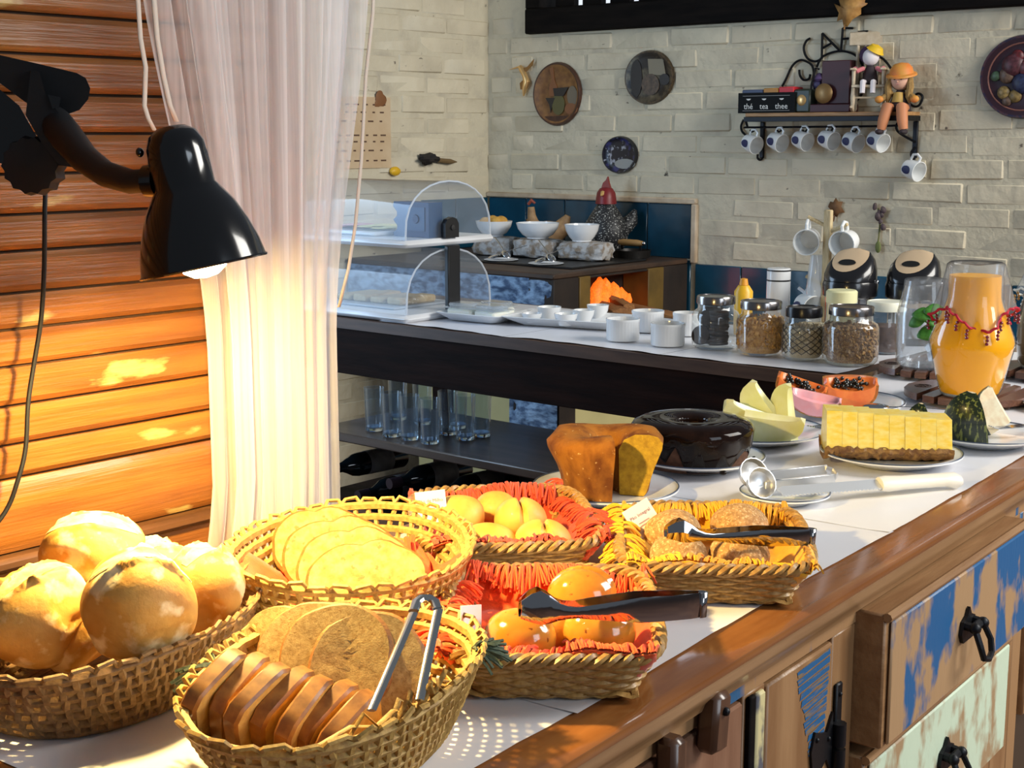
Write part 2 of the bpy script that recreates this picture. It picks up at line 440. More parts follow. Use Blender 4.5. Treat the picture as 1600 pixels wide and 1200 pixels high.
d1 = door(-.61, .008, M('mauve_brown_door_wood', (.26, .135, .08), .4, c2=(.19, .09, .05), scale=4, stretch=(6, 6, 1), bump=.1))
d2 = door(.070, .2525, oak)
# blue brushed wedge painted on the second door
m = MB()
for k in range(13):
    t = k/12; zz_ = .806 - .125*t; ua, ub = .150+.045*t, .244-.012*t
    m.add([(ua+R.uniform(-.006, .006), B0-.0026, zz_), (ub+R.uniform(-.003, .003), B0-.0026, zz_+.004), (ub, B0-.0026, zz_-.004), (ua+R.uniform(-.004, .004), B0-.0026, zz_-.0085)], [(0, 1, 2, 3)])
m.build('blue_brush_strokes', M('worn_blue_paint', (.012, .10, .25), .5, c2=(.2, .14, .08), scale=60, stretch=(.4, 1, 3), band=(.52, .62)), d2, smooth=False)
# T hinge on the second door
hg = MB().prism([(.190, .688), (.200, .712), (.214, .706), (.236, .700), (.2525, .722), (.2525, .640), (.236, .664), (.214, .650), (.200, .640)], B0-.006, B0-.0022, axis='y').build('hinge', iron, d2)
m = MB().box((.262, B0-.006, .62), (.280, B0-.0006, .755), .002)
for za in (.655, .690): m.add(*[(lambda q: (q.v[0], q.f))(MB().tube([(.262, B0-.010, za-.015), (.262, B0-.010, za+.015)], .010, 10))][0])
for (uu, zq) in ((.205, .70), (.205, .655), (.24, .69), (.271, .74), (.271, .63)): m.blob((uu, B0-.006, zq), .0035, 8, 6)
m.build('hinge_barrel', iron, hg)
# turn latch and pull
def latch(u, z0, z1, w, tilt, nm):
    m = MB().box((-w/2, -.026, -(z1-z0)/2), (w/2, 0, (z1-z0)/2), .006)
    o = m.build(nm, latch_m, d1, loc=(u, B0-.0025, (z0+z1)/2), rot=(0, tilt, 0))
    MB().blob((0, -.027, (z1-z0)*.2), .005, 8, 6).build('screw', iron, o)
latch(-.088, .795, .862, .034, .12, 'turn_latch'); latch(-.178, .72, .843, .026, 0, 'door_pull')
# drawers
def ring_pull(parent, u, y, z):
    h = thing('handle', None, None); h.parent = parent; h.location = (u, y, z)
    m = MB().prism([(-.03, -.004), (-.024, .014), (-.008, .02), (0, .032), (.008, .02), (.024, .014), (.03, -.004), (.022, -.018), (-.022, -.018)], -.005, 0, axis='y')
    for sx in (-1, 1): m.tube([(sx*.017, -.002, .008), (sx*.017, -.018, .006)], .007, 8); m.blob((sx*.017, -.019, .006), .009, 10, 6)
    m.tube([(-.02, -.016, .006), (.02, -.016, .006)], .0065, 8)
    m2 = MB().tube([(-.018, -.020, .004), (-.022, -.030, -.018), (-.017, -.034, -.036), (0, -.036, -.041), (.017, -.034, -.036), (.022, -.030, -.018), (.018, -.020, .004)], .0048, 8)
    m.join(m2); o = m.build('handle', iron, parent, loc=(u, y, z)); bpy.data.objects.remove(h)
def drawer(u0, u1, z0, z1, y0, mat, nm):
    e = .012
    d = MB().box((u0, y0+.006, z0), (u1, B0+.02, z1), .003).build('drawer', oak_h, sb)
    MB().box((u0+e, y0, z0+e*.3), (u1-.002, y0+.0055, z1-e), .003).build('painted_face', mat, d)
    MB().tube([(u0, y0+.004, z1-.004), (u1, y0+.004, z1-.004)], .0065, 8).build('bead', oak_h, d)
    ring_pull(d, (u0+u1)/2, y0-.001, (z0+z1)/2-.005); return d
drawer(.326, .915, .652, .842-.004, -.013, oak_blue, 1)
drawer(.326, .915, .440, .636, .008, oak_mint, 2)
drawer(1.07, 1.64, .652, .832, .02, oak_blue, 3); drawer(1.07, 1.64, .44, .636, .02, oak_mint, 4)
MB().box((.3255, B0, .08), (.9245, B0+.03, .43), .003).build('lower_panel', oak, sb)
MB().box((U0+.03, .10, 0), (U1-.03, DEP-.05, .079)).build('plinth', oak, sb)

# --- white paper sheets along the sideboard
paper_m = M('white_place_mat_paper', (.80, .80, .83), .32, c2=(.74, .74, .78), scale=3, bump=.06, bscale=5, coat=.1)
edges = [-.69, -.30, .10, .49, .94, 1.37, 1.80, 2.30]
descs = ['white paper sheet under the bread rolls at the near end', 'white paper sheet under the red napkin bread tray', 'white paper sheet under the yellow napkin bread tray', 'white paper sheet under the serrated knife',
         'white paper sheet under the pineapple plate', 'white paper sheet under the papaya plate', 'white paper sheet under the pitchers at the far end']
for k, (a, b) in enumerate(zip(edges[:-1], edges[1:])):
    nf = noise1(50+k)
    f0 = .054 + R.uniform(-.006, .006); sk = R.uniform(-.012, .012)
    zoff = .0004 + .0006*(k % 2)
    def fn(i, j, a=a, b=b, nf=nf, sk=sk, f0=f0, zoff=zoff):
        u = a - .006 + (b - a + .012)*i; v = f0 + (DEP - .03 - f0)*j
        vv = v + sk*(i-.5)*(1-j); e = max(0, .04 - (v - f0))/.04
        return (u, vv, zoff + .0022*e*(.5+.5*nf(u*22+k)) + .0003*(1+nf(v*14)))
    MB().grid(fn, 24, 16).build('paper_sheet', paper_m, loc=S(0, 0, TOP), rz=RS, label=descs[k], cat='paper', group='paper sheets along the sideboard')

# ================================================================ FAR COUNTER (dark) with shelves
CC = P(1360, 594, TOP)
dark_wood = M('dark_brown_counter_wood', (.016, .006, .004), .6, c2=(.006, .0025, .002), scale=5, stretch=(1, 6, 8), bump=.08, spec=.08)
edge_wood = M('brown_counter_edge', (.085, .045, .028), .5, c2=(.05, .025, .016), scale=6, stretch=(1, 6, 8))
shelf_wood = M('worn_grey_brown_shelf', (.085, .058, .045), .32, c2=(.045, .03, .024), scale=4, stretch=(1, 7, 7), coat=.15)
# local x runs left (away) along the front edge, local y points toward the viewer's side; build with x = distance from the right end
fc = thing('far_counter', 'dark wooden serving counter with open glass shelf in front of the stove', 'counter', (CC[0], CC[1], 0), RB)
LC, DC = 1.97, .65
def _end(y):   # where the sideboard's back edge meets this counter, in the counter's own x
    c0 = np.array([CC[0], CC[1], 0]); q0 = np.array(S(0, DEP+.003, 0)); q = c0 + W_*y
    return float(((q0 - q) @ SN) / (-B_ @ SN))
E0, E1 = _end(0), _end(DC)
MB().prism([(-LC, 0), (E0, 0), (E1, DC), (-LC, DC)], .868, .899, axis='z').build('top', edge_wood, fc, smooth=False)
MB().box((-LC, .008, .727), (E0-.012, .032, .8675), .002).build('apron', dark_wood, fc)
for x in (-LC+.055, E0-.16):
    for y in (.035, DC-.075): MB().box((x, y, 0), (x+.055, y+.055, .867), .004).build('leg', dark_wood, fc)
MB().box((-1.89, .004, .512), (E1-.10, .47, .540), .004).build('glass_shelf', shelf_wood, fc)
MB().box((-1.895, .03, .30), (E1-.10, .50, .325), .003).build('bottle_shelf', dark_wood, fc)
def FC(px, py, z, dz=0): q = P(px, py, z); return (q[0], q[1], z+dz)
# paper on the far counter
m = MB()
nf = noise1(5)
for k, (a, b, dsc) in enumerate([(-1.60, -1.10, 'white paper cloth under the small bowls tray on the dark counter'), (-1.098, -.58, 'white paper cloth under the fluted ramekins on the dark counter'), (-.578, E1-.004, 'white paper cloth under the lidded jars on the dark counter')]):
    def fn(i, j, a=a, b=b):
        x = a+(b-a)*i; y = .012+.012*nf(x*9)+(DC-.03)*j*.98
        return (x, y, .9005+.0015*(1+nf(x*14+j*5))*(1 if j < .1 else .2))
    MB().grid(fn, 24, 10).build('paper_sheet', paper_m, loc=(CC[0], CC[1], 0), rz=RB, label=dsc, cat='paper', group='paper sheets on the dark counter')

# ---- drinking glasses on the shelf
clear = GLASS('clear_glass', (.90, .94, .97), .02, 1.0, haze=.05, hazecol=(.6, .8, 1))
clear_base = M('glass_base', (.75, .88, 1.0), .05, trans=1.0, ior=1.45)
def make_glass():
    g = thing('drinking_glass', 'x', 'glass', group='tall glasses on the shelf under the dark counter')
    MB().lathe([(.0275, .012), (.029, .06), (.0315, .135), (.0315, .1355), (.030, .1355), (.0275, .06), (.026, .014)], 20).build('wall', clear, g)
    MB().lathe([(.001, 0), (.026, 0), (.0275, .003), (.0275, .0115), (.001, .0115)], 20).build('base', clear_base, g); return g
g0 = make_glass()
gl = [((585, 672), 'leftmost tall glass, standing alone at the front of the shelf'), ((612, 681), 'tall glass second from the curtain on the shelf'), ((640, 686), 'tall glass third from the curtain on the shelf'), ((672, 692), 'tall glass nearest the shelf front, middle of the cluster'),
      ((700, 678), 'tall glass just right of the middle of the cluster'), ((727, 686), 'tall glass front right of the cluster on the shelf'), ((752, 681), 'rightmost tall glass of the cluster on the shelf'), ((622, 655), 'tall glass in the back row, left of the cluster'), ((660, 662), 'tall glass in the back row, middle of the cluster'), ((715, 668), 'tall glass in the back row, right of the cluster')]
for k, ((x, y), dsc) in enumerate(gl):
    q = FC(x, y, .5405); o = g0 if k == 0 else dup(g0)
    o.location = q; o['label'] = dsc
# ---- wine bottles lying under the shelf
bot_m = M('dark_green_bottle_glass', (.004, .008, .010), .08, coat=.5)
lab_m = M('grey_wine_label', (.30, .31, .33), .6, c2=(.16, .16, .18), scale=18)
cap_m = M('dark_foil_cap', (.03, .02, .03), .3, metal=.4)
def make_bottle():
    g = thing('wine_bottle', 'x', 'bottle', group='wine bottles lying on the rack')
    pr = [(.001, .0), (.034, .0), (.0375, .006), (.0375, .185), (.034, .205), (.022, .228), (.0155, .245), (.0145, .30), (.001, .30)]
    MB().lathe(pr, 24).xf(rot=(PI/2, 0, 0), loc=(0, .15, .0385)).build('body', bot_m, g)
    MB().lathe([(.0380, .06), (.0380, .155)], 24, end=False).xf(rot=(PI/2, 0, 0), loc=(0, .15, .0385)).build('label', lab_m, g, smooth='all')
    MB().lathe([(.0162, .262), (.0165, .303), (.001, .303)], 16).xf(rot=(PI/2, 0, 0), loc=(0, .15, .0385)).build('cap', cap_m, g); return g
b0 = make_bottle()
rack_y = .16
for k, (al, dsc, rt) in enumerate([(-1.775, 'wine bottle on the rack nearest the curtain, label catching light', .10), (-1.50, 'second wine bottle from the curtain on the rack', .12), (-1.31, 'third wine bottle from the curtain on the rack', .14), (-1.13, 'wine bottle at the right end of the rack beside the card', .10), (-1.64, 'dark wine bottle lying lower between the first two bottles', .1)]):
    q = Vector((CC[0], CC[1], 0)) + Matrix.Rotation(RB, 3, 'Z') @ Vector((al, .12, .385 if k < 4 else .3255))
    o = b0 if k == 0 else dup(b0)
    o.location = q; o.rotation_euler = (0, 0, RB - rt); o['label'] = dsc
for al in (-1.60, -1.42, -1.2):
    MB().prism([(-.13, .3255), (.13, .3255), (.10, .36), (.045, .405), (.03, .384), (-.03, .384), (-.045, .405), (-.10, .36)], .22, .25, axis='y').build('bottle_cradle', dark_wood, fc, loc=(al+.04, 0, 0))
# ---- small wine card standing under the shelf
q = FC(838, 752, .43)
wc = thing('wine_card', 'small dark framed wine card standing right of the bottles', 'card', (q[0], q[1], .3255), RB)
MB().box((-.075, 0, 0), (.075, .006, .17), .002).build('board', M('dark_card', (.035, .035, .04), .5), wc)
for kk in range(4): MB().box((-.03, -.001, .145-.016*kk), (.06-.012*(kk % 2), -.0003, .150-.016*kk)).build('text_line', M('card_text', (.35, .35, .36), .6), wc)
MB().box((-.068, -.001, .142), (-.042, -.0003, .155)).build('red_mark', M('card_red', (.4, .03, .03), .6), wc)

# ================================================================ STOVE
stone_m = M('whitewashed_stone_blue_light_tint', (.24, .36, .52), .8, c2=(.05, .09, .17), scale=26, stretch=(1, 1, 2.0), detail=6, band=(.40, .62), bump=1.0, bscale=20, bstretch=(1, 1, 2.2))  # whitewashed stone with the window's blue light mixed into its colours
soot_m = M('sooty_dark_plaster', (.030, .018, .012), .7, c2=(.012, .008, .006), scale=6, bump=.2)
yell_m = M('ochre_painted_band', (.17, .10, .018), .6, c2=(.10, .06, .012), scale=10)
slab_m = M('brown_stove_slab', (.075, .04, .022), .55, c2=(.03, .018, .012), scale=6, bump=.2)
plate_m = M('cast_iron_plate', (.02, .018, .017), .4, metal=.5)
ylw_wall = M('pale_yellow_plaster', (.62, .55, .26), .7, c2=(.52, .46, .22), scale=4, bump=.1)
XS, YS, ZS = 1.08, -.885, .958
st = thing('wood_stove', 'built-in masonry wood stove with burning logs in the kitchen corner', 'stove', (KOR[0], KOR[1], 0), RB)
MB().box((.012, YS, ZS-.020), (XS, -.02, ZS), .004).build('slab', slab_m, st)
def rough(a, b, amp, n, axis='y', seed=1):
    lf = lumpy(seed, 1.0, 9)
    x0, y0, z0 = a; x1, y1, z1 = b
    m = MB(); nx, nz = n
    def fn(i, j): 
        x = x0+(x1-x0)*i; zq = z0+(z1-z0)*j
        e = 0 if (i in (0, 1) or j in (0, 1)) else 1
        return (x, y0 + amp*(.5+e*(lf(x*2.5, zq*6, 1)-1)) + R.uniform(-.002, .002)*e, zq)
    m.grid(fn, nx, nz); return m
m = MB().box((.012, YS+.03, .735), (XS-.12, -.02, ZS-.0205))
m.build('fire_block', soot_m, st, smooth=False)
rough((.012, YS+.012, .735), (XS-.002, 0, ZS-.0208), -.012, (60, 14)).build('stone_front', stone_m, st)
MB().box((.25, YS+.16, 0), (XS-.10, -.02, .7345)).build('base', ylw_wall, st, smooth=False)
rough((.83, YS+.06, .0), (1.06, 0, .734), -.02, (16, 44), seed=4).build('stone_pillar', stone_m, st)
MB().box((.83, YS+.062, .0), (1.06, YS+.159, .734)).build('pillar_core', soot_m, st, smooth=False)
MB().box((.012, YS+.20, .60), (.24, -.02, .7345)).build('side_base', ylw_wall, st, smooth=False)
# side with the fire opening (faces right)
def SY(px): # y on the plane x = XS for a pixel column
    p0 = np.array([KOR[0], KOR[1], 0]) - B_*XS; q = PL(px, 440, p0, B_); return float((q - np.array([KOR[0], KOR[1], 0])) @ W_)
y1, y2 = SY(908), SY(1012)
MB().box((XS-.119, YS+.002, .735), (XS, SY(905), ZS-.0205), .003).build('jamb', soot_m, st)
MB().box((XS-.119, SY(905), .735), (XS+.004, SY(922), ZS-.0205), .003).build('ochre_band', yell_m, st)
MB().box((XS-.119, y2, .735), (XS+.004, SY(1036), ZS-.0205), .003).build('ochre_band', yell_m, st)
MB().box((XS-.119, SY(1036), .735), (XS, -.02, ZS-.0205), .003).build('jamb', soot_m, st)
MB().box((XS-.119, SY(922), .735), (XS, y2, .765), .003).build('hearth', soot_m, st)
MB().box((XS-.04, SY(922), ZS-.030), (XS, y2, ZS-.0205), .003).build('lintel', soot_m, st)
MB().box((.35, -.70, ZS), (XS-.06, -.22, ZS+.008), .003).build('iron_hob', plate_m, st)
# glowing back of the firebox + flame
fire_m = M('orange_flame', (1, .25, .03), .6, emit=(1.0, .15, .010), es=3.4, c2=(.9, .1, .01), scale=20)
_n = fire_m.node_tree; _b = _n.nodes['Principled BSDF']
_t = _n.nodes.new('ShaderNodeTexNoise'); _t.inputs['Scale'].default_value = 28; _mr = _n.nodes.new('ShaderNodeMapRange'); _mr.inputs[1].default_value = .3; _mr.inputs[2].default_value = .7; _mr.inputs[3].default_value = .35; _mr.inputs[4].default_value = 1.7
_n.links.new(_t.outputs[0], _mr.inputs[0]); _n.links.new(_mr.outputs[0], _b.inputs['Emission Strength'])
flame = thing('fire', 'orange fire glowing above the logs in the stove', 'fire', (KOR[0], KOR[1], 0), RB)
def flame_mesh(y, h, w, seed):
    nf = noise1(seed)
    m = MB(); pts = []; rr = []
    for k in range(9):
        t = k/8; pts.append((XS-.055+.012*nf(t*4), y+.05*t*(1)+.012*nf(t*5+2), .768+h*t)); rr.append(w*1.25*(1-t**2.2)**.8*(1+.12*math.sin(t*9))+.002)
    return m.tube(pts, rr, 10)
for k, (px, h, w) in enumerate([(950, .155, .030), (962, .145, .036), (975, .125, .038), (987, .10, .034), (998, .07, .026)]):
    flame_mesh(SY(px)-.03, h, w, k).build('flame_tongue', fire_m, flame)
log_m = M('split_firewood', (.34, .155, .05), .7, c2=(.22, .09, .03), scale=5, stretch=(1, 6, 6), bump=.5, bscale=14, bstretch=(1, 8, 8))
def log(p0, p1, w, h, dsc, seed):
    p0 = Vector(p0); p1 = Vector(p1); L = (p1-p0).length; rr = random.Random(seed)
    poly = [(-w/2, -h/2), (w/2, -h*.4), (w*.42, h*.35), (-.1*w, h/2), (-w*.45, h*.3)]
    m = MB(); n = 8; v = []; f = []
    for k in range(n+1):
        for a, b in poly: v.append((L*k/n, a+rr.uniform(-.003, .003), b+rr.uniform(-.003, .003)))
    q = len(poly)
    for k in range(n):
        for i in range(q): f.append((k*q+i, k*q+(i+1) % q, (k+1)*q+(i+1) % q, (k+1)*q+i))
    f += [tuple(range(q-1, -1, -1)), tuple(n*q+i for i in range(q))]
    m.add(v, f)
    d = p1-p0
    o = m.build('firewood_log', log_m, label=dsc, cat='log', group='firewood in the stove mouth'); o.location = p0; o.rotation_euler = d.to_track_quat('X', 'Z').to_euler()
    return o
def ST(x, y, z): q = KOR - B_*x + W_*y; return (q[0], q[1], z)
log(ST(XS-.02, SY(950), .805), ST(XS+.14, SY(938)-.05, .800), .085, .055, 'short split log leaning at the left of the stove mouth', 1)
log(ST(XS-.06, SY(975), .800), ST(XS+.32, SY(985)-.03, .765), .08, .055, 'long split log sticking out of the stove mouth', 2)
log(ST(XS-.03, SY(965), .835), ST(XS+.10, SY(962)-.05, .820), .05, .03, 'thin split log lying across the top in the stove mouth', 3)
TS = 2.0
# ================================================================ THINGS ON THE BACK WALL
KW = np.array([KOR[0], KOR[1], 0])
def WL(px, py, off=0.0):
    q = PL(px, py, KW - W_*off, W_); d = q - KW; return (float(-(d @ B_)), -off, float(q[2]))
def WP(px, py, off=0.0):
    q = PL(px, py, KW - W_*off, W_); return (float(q[0]), float(q[1]), float(q[2]))
def wall_thing(name, label, cat, px, py, off=.004, group=None):
    t = thing(name, label, cat, WP(px, py, off), RB, group); c = WL(px, py, off)
    def loc(x, y, o=0.0): q = WL(x, y, off+o); return (q[0]-c[0], -o, q[2]-c[2])
    return t, loc
def ellipse_poly(rx, rz, n=40): return [(rx*math.cos(2*PI*k/n), rz*math.sin(2*PI*k/n)) for k in range(n)]
def dished(t, rx, rz, rim, mats, depth=.016, rimw=.18):
    m = MB()
    pr = [(1.0, 0.0), (1.0, .006), (.97, depth), (.92, depth), (1-rimw, depth*.55), (.6, depth*.45), (.001, depth*.45)]
    m.lathe(pr, 48, mod=lambda th, r, z: (r*rx*math.cos(th), -z, r*rz*math.sin(th)))
    nb = 48
    m.m = [0 if (i // nb) < 3 else 1 for i in range(len(m.m))]
    return m.build('dish', mats, t)
def flat(t, name, pts, loc, mat, o):
    q = [loc(x, y, o) for x, y in pts]; n = len(q)
    v = [(a, b, c) for a, b, c in q] + [(a, b+.003, c) for a, b, c in q]
    MB().add(v, [tuple(range(n)), tuple(range(2*n-1, n-1, -1))] + [(i, n+i, n+(i+1) % n, (i+1) % n) for i in range(n)]).build(name, mat, t, smooth=False)
def circ(cx, cy, rx, ry, n=14): return [(cx+rx*math.cos(2*PI*k/n), cy+ry*math.sin(2*PI*k/n)) for k in range(n)]
brown = M('brown_glazed_rim', (.075, .028, .014), .4, c2=(.04, .016, .010), scale=20)
ochre = M('ochre_painted_ground', (.26, .12, .03), .5, c2=(.15, .06, .018), scale=18, rand=False)
darkp = M('dark_painted_shape', (.02, .016, .014), .5); olive = M('olive_painted_shape', (.10, .09, .03), .5); terrap = M('terracotta_painted_shape', (.22, .085, .03), .5); greyp = M('grey_painted_shape', (.16, .13, .09), .5)
# oval plaque
t, lc = wall_thing('oval_plaque', 'brown oval ceramic plaque with bottle and jug still life', 'wall plate', 872, 147)
rx = (lc(909, 147)[0]-lc(835, 147)[0])/2; rz = (lc(872, 97)[2]-lc(872, 197)[2])/2
dished(t, rx, rz, .2, [brown, ochre])
flat(t, 'painted_bottle', [(858, 105), (864, 105), (866, 125), (870, 135), (870, 150), (858, 150), (858, 135), (862, 125)], lc, terrap, .012)
flat(t, 'painted_jug', circ(872, 163, 10, 17), lc, olive, .013)
flat(t, 'painted_jug_neck', [(864, 138), (888, 136), (880, 150), (866, 150)], lc, darkp, .014)
flat(t, 'painted_goblet', [(852, 153), (867, 153), (863, 163), (860, 176), (858, 163)], lc, darkp, .0135)
flat(t, 'painted_basket', circ(894, 150, 8, 16), lc, greyp, .012); flat(t, 'painted_fruit', circ(892, 170, 10, 9), lc, terrap, .013)
flat(t, 'painted_ledge', [(850, 182), (896, 180), (886, 191), (862, 192)], lc, brown, .012)
# round dark plate
t, lc = wall_thing('decorative_plate', 'round dark bronze wall plate with patterned rim, top centre', 'wall plate', 1016, 121)
rx = (lc(1054, 121)[0]-lc(978, 121)[0])/2; rz = (lc(1016, 79)[2]-lc(1016, 164)[2])/2
bronze = M('bronze_rim_pattern', (.10, .065, .03), .4, c2=(.03, .022, .016), scale=60, metal=.3); bronzed = M('dark_bronze_ground', (.022, .018, .016), .35, c2=(.16, .13, .08), scale=12, band=(.45, .7), metal=.3)
dished(t, rx, rz, .2, [bronze, bronzed])
flat(t, 'relief_window', [(1012, 92), (1036, 92), (1040, 118), (1014, 116)], lc, M('pale_relief', (.22, .19, .13), .5), .011)
flat(t, 'relief_figure', circ(1016, 132, 14, 17), lc, M('brown_relief', (.12, .08, .05), .5, c2=(.05, .035, .025), scale=30), .012)
flat(t, 'relief_dark', circ(994, 122, 9, 30), lc, darkp, .0115); flat(t, 'relief_pot', circ(1038, 124, 8, 9), lc, darkp, .0125)
# small black plate
t, lc = wall_thing('decorative_plate', 'small black floral wall plate, lowest of the wall plates', 'wall plate', 970, 242)
rx = (lc(997, 242)[0]-lc(943, 242)[0])/2; rz = (lc(970, 213)[2]-lc(970, 272)[2])/2
flo = M('black_floral_ground', (.012, .012, .02), .3, c2=(.35, .36, .42), scale=26, band=(.58, .66), c3=(.04, .04, .14), s3=14, band3=(.5, .6))
dished(t, rx, rz, .2, [M('black_rim', (.012, .012, .014), .3), flo])
flat(t, 'painted_bowl', circ(976, 256, 16, 8), lc, M('grey_silver_paint', (.30, .31, .30), .3), .011)
# large plate at the right border
t, lc = wall_thing('decorative_plate', 'large purple brown wall plate with fruit relief at the right border', 'wall plate', 1600, 120)
r = (lc(1600, 54)[2]-lc(1600, 186)[2])/2; rx = lc(1600, 120)[0]-lc(1533, 120)[0]
dished(t, rx, r, .2, [M('purple_rim_pattern', (.06, .022, .03), .4, c2=(.015, .012, .04), scale=50, band=(.48, .54)), M('dark_purple_ground', (.03, .012, .02), .35)], depth=.02, rimw=.22)
MB().tube([(rx*.8*math.cos(2*PI*k/40), -.012, r*.8*math.sin(2*PI*k/40)) for k in range(40)], .003, 6, closed=True).build('inner_ring', M('rose_brown_line', (.22, .09, .07), .5), t)
fr = [((1583, 102), 16, (.10, .03, .04)), ((1573, 118), 11, (.16, .10, .07)), ((1556, 119), 7, (.08, .14, .08)), ((1568, 145), 9, (.32, .22, .08)), ((1586, 150), 9, (.25, .17, .06)), ((1573, 158), 7, (.30, .19, .07)), ((1597, 130), 14, (.03, .04, .10)), ((1590, 88), 9, (.14, .02, .025)), ((1605, 105), 12, (.2, .05, .06))]
for (x, y), rr_, c in fr:
    q = lc(x, y, .012); ww = rr_*.0025
    MB().blob(q, (ww, ww*.5, ww), 12, 8, lumpy(int(x), .05)).build('relief_fruit', M('relief_fruit_%d' % x, c, .45, c2=tuple(k*.45 for k in c), scale=50), t)
# hummingbird
gold = M('gold_leaf_metal', (.75, .48, .20), .3, metal=.7)
t, lc = wall_thing('hummingbird_figure', 'small golden hummingbird figure on the wall beside the oval plaque', 'figurine', 819, 122, .02)
pts = [lc(x, y) for x, y in ((812, 104), (816, 110), (820, 118), (823, 128), (820, 138), (818, 150))]
MB().tube(pts, [.010, .013, .012, .016, .012, .004], 10).build('body', gold, t)
MB().tube([lc(812, 104), lc(796, 109)], [.004, .0012], 6).build('beak', gold, t)
for nm, pp in (('wing', [(815, 108), (824, 104), (834, 92), (832, 102), (822, 112)]), ('wing', [(820, 122), (812, 130), (813, 140), (824, 138), (827, 128)])): flat(t, nm, pp, lc, M('gold_brown_wing', (.28, .15, .05), .4, metal=.5), .004)
# dried leaves
leafm = M('dry_golden_leaf', (.46, .25, .07), .6, c2=(.28, .13, .035), scale=14, bump=.4)
def curl_leaf(name, label, out, px, py, mat, off=.03, stem=None, curl=.03):
    t, lc = wall_thing(name, label, 'leaf', px, py, off)
    q = [lc(x, y) for x, y in out]; cx = sum(a[0] for a in q)/len(q); cz = sum(a[2] for a in q)/len(q)
    w = max(a[0] for a in q)-min(a[0] for a in q)
    v = [(cx, -curl*.5, cz)] + [(a[0], curl*((a[0]-cx)/w*2)**2*(1 if i % 2 else .5), a[2]) for i, a in enumerate(q)]
    n = len(q); o = MB().add(v, [(0, 1+i, 1+(i+1) % n) for i in range(n)]).build('blade', mat, t, smooth='all'); solidify(o, .002)
    if stem: MB().tube([lc(*s_) for s_ in stem], .003, 6).build('stem', mat, t)
curl_leaf('dried_leaf', 'curled golden dried leaf hanging over the window beam', [(1300, 5), (1312, 10), (1310, 0), (1322, -8), (1340, -10), (1354, 0), (1350, 8), (1343, 12), (1344, 22), (1332, 30), (1324, 42), (1318, 41), (1316, 30), (1304, 33), (1310, 20)], 1326, 14, leafm, .055, [(1320, 38), (1319, 46)])
curl_leaf('dried_leaf', 'small brown dried maple leaf on the wall above the airpots', [(1293, 323), (1296, 315), (1302, 316), (1306, 309), (1310, 315), (1316, 315), (1314, 323), (1318, 332), (1311, 333), (1308, 339), (1302, 337), (1298, 329)], 1305, 325, M('brown_dry_leaf', (.20, .10, .04), .7, c2=(.13, .06, .025), scale=16), .012, [(1304, 336), (1302, 346)], .01)
t, lc = wall_thing('dried_flower_bunch', 'dried purple flower sprig on the wall above the right airpot', 'dried flowers', 1375, 355, .012)
MB().tube([lc(x, y) for x, y in ((1370, 390), (1373, 372), (1375, 350), (1372, 325))], .0035, 6).build('stem', M('dry_stem', (.16, .16, .06), .7), t)
pur = M('dry_purple_bud', (.07, .045, .06), .7, c2=(.12, .09, .08), scale=40)
for x, y, rr_ in ((1367, 322, 5), (1380, 328, 5), (1372, 338, 7), (1378, 336, 4), (1376, 346, 4), (1380, 355, 5), (1374, 332, 4)):
    q = lc(x, y, .004); MB().blob(q, (rr_*.002, rr_*.0016, rr_*.0026), 10, 7, lumpy(x, .15)).build('bud', pur, t)
MB().blob(lc(1372, 386, .003), (.012, .008, .022), 8, 6).build('leaf_base', M('dry_green', (.14, .17, .05), .7), t)

# ---- wrought iron cafe shelf
ti, lc = wall_thing('cafe_shelf', 'black wrought iron wall shelf with cafe lettering and hooks for mugs', 'shelf', 1297, 178, .004)
DP = .115
board_m = M('tan_shelf_board', (.40, .22, .09), .5, c2=(.28, .14, .05), scale=8, stretch=(1, 6, 6))
l0, l1 = lc(1193, 180), lc(1433, 174); zt = (lc(1297, 177)[2])
zt = lc(1193, 176)[2] - .005
MB().box((l0[0]-.012, -DP, zt-.012), (l1[0]+.012, .0, zt+.002), .002).build('board', board_m, ti)
m = MB().box((l0[0]-.014, -DP-.006, zt-.030), (l1[0]+.014, -DP+.004, zt-.0125), .001)
for x in (l0[0]-.014, l1[0]+.008): m.box((x, -DP+.0045, zt-.030), (x+.006, 0, zt-.0125))
m.build('rail', iron, ti)
for (x, ya, yb) in ((1193, 185, 247), (1433, 178, 247)):
    a = lc(x, ya); bq = lc(x, yb); MB().box((a[0]-.009, -.010, bq[2]), (a[0]+.009, 0, zt-.0305), .002).build('upright', iron, ti)
def scroll(pxs, o=.01, r=.0045, nm='scroll'):
    p = [lc(x, y, o) for x, y in pxs]; q = []
    for i in range(len(p)-1):                                     # Catmull-Rom through the points
        a = p[max(0, i-1)]; b = p[i]; c = p[i+1]; d = p[min(len(p)-1, i+2)]
        for k in range(5):
            s = k/5; q.append(tuple(.5*((2*b[j])+(-a[j]+c[j])*s+(2*a[j]-5*b[j]+4*c[j]-d[j])*s*s+(-a[j]+3*b[j]-3*c[j]+d[j])*s**3) for j in range(3)))
    q.append(p[-1]); MB().tube(q, r, 6).build(nm, iron, ti)
scroll([(1266, 60), (1260, 64), (1256, 74), (1258, 85), (1264, 93), (1274, 96), (1282, 93)], nm='letter_c')
scroll([(1284, 92), (1285, 52)], nm='letter_a'); scroll([(1285, 52), (1311, 78)], nm='letter_a_leg'); scroll([(1286, 75), (1300, 67)], nm='letter_a_bar')
scroll([(1314, 80), (1317, 44)], nm='letter_f'); scroll([(1317, 44), (1333, 44)], nm='letter_f_bar'); scroll([(1316, 61), (1326, 60)], nm='letter_f_bar')
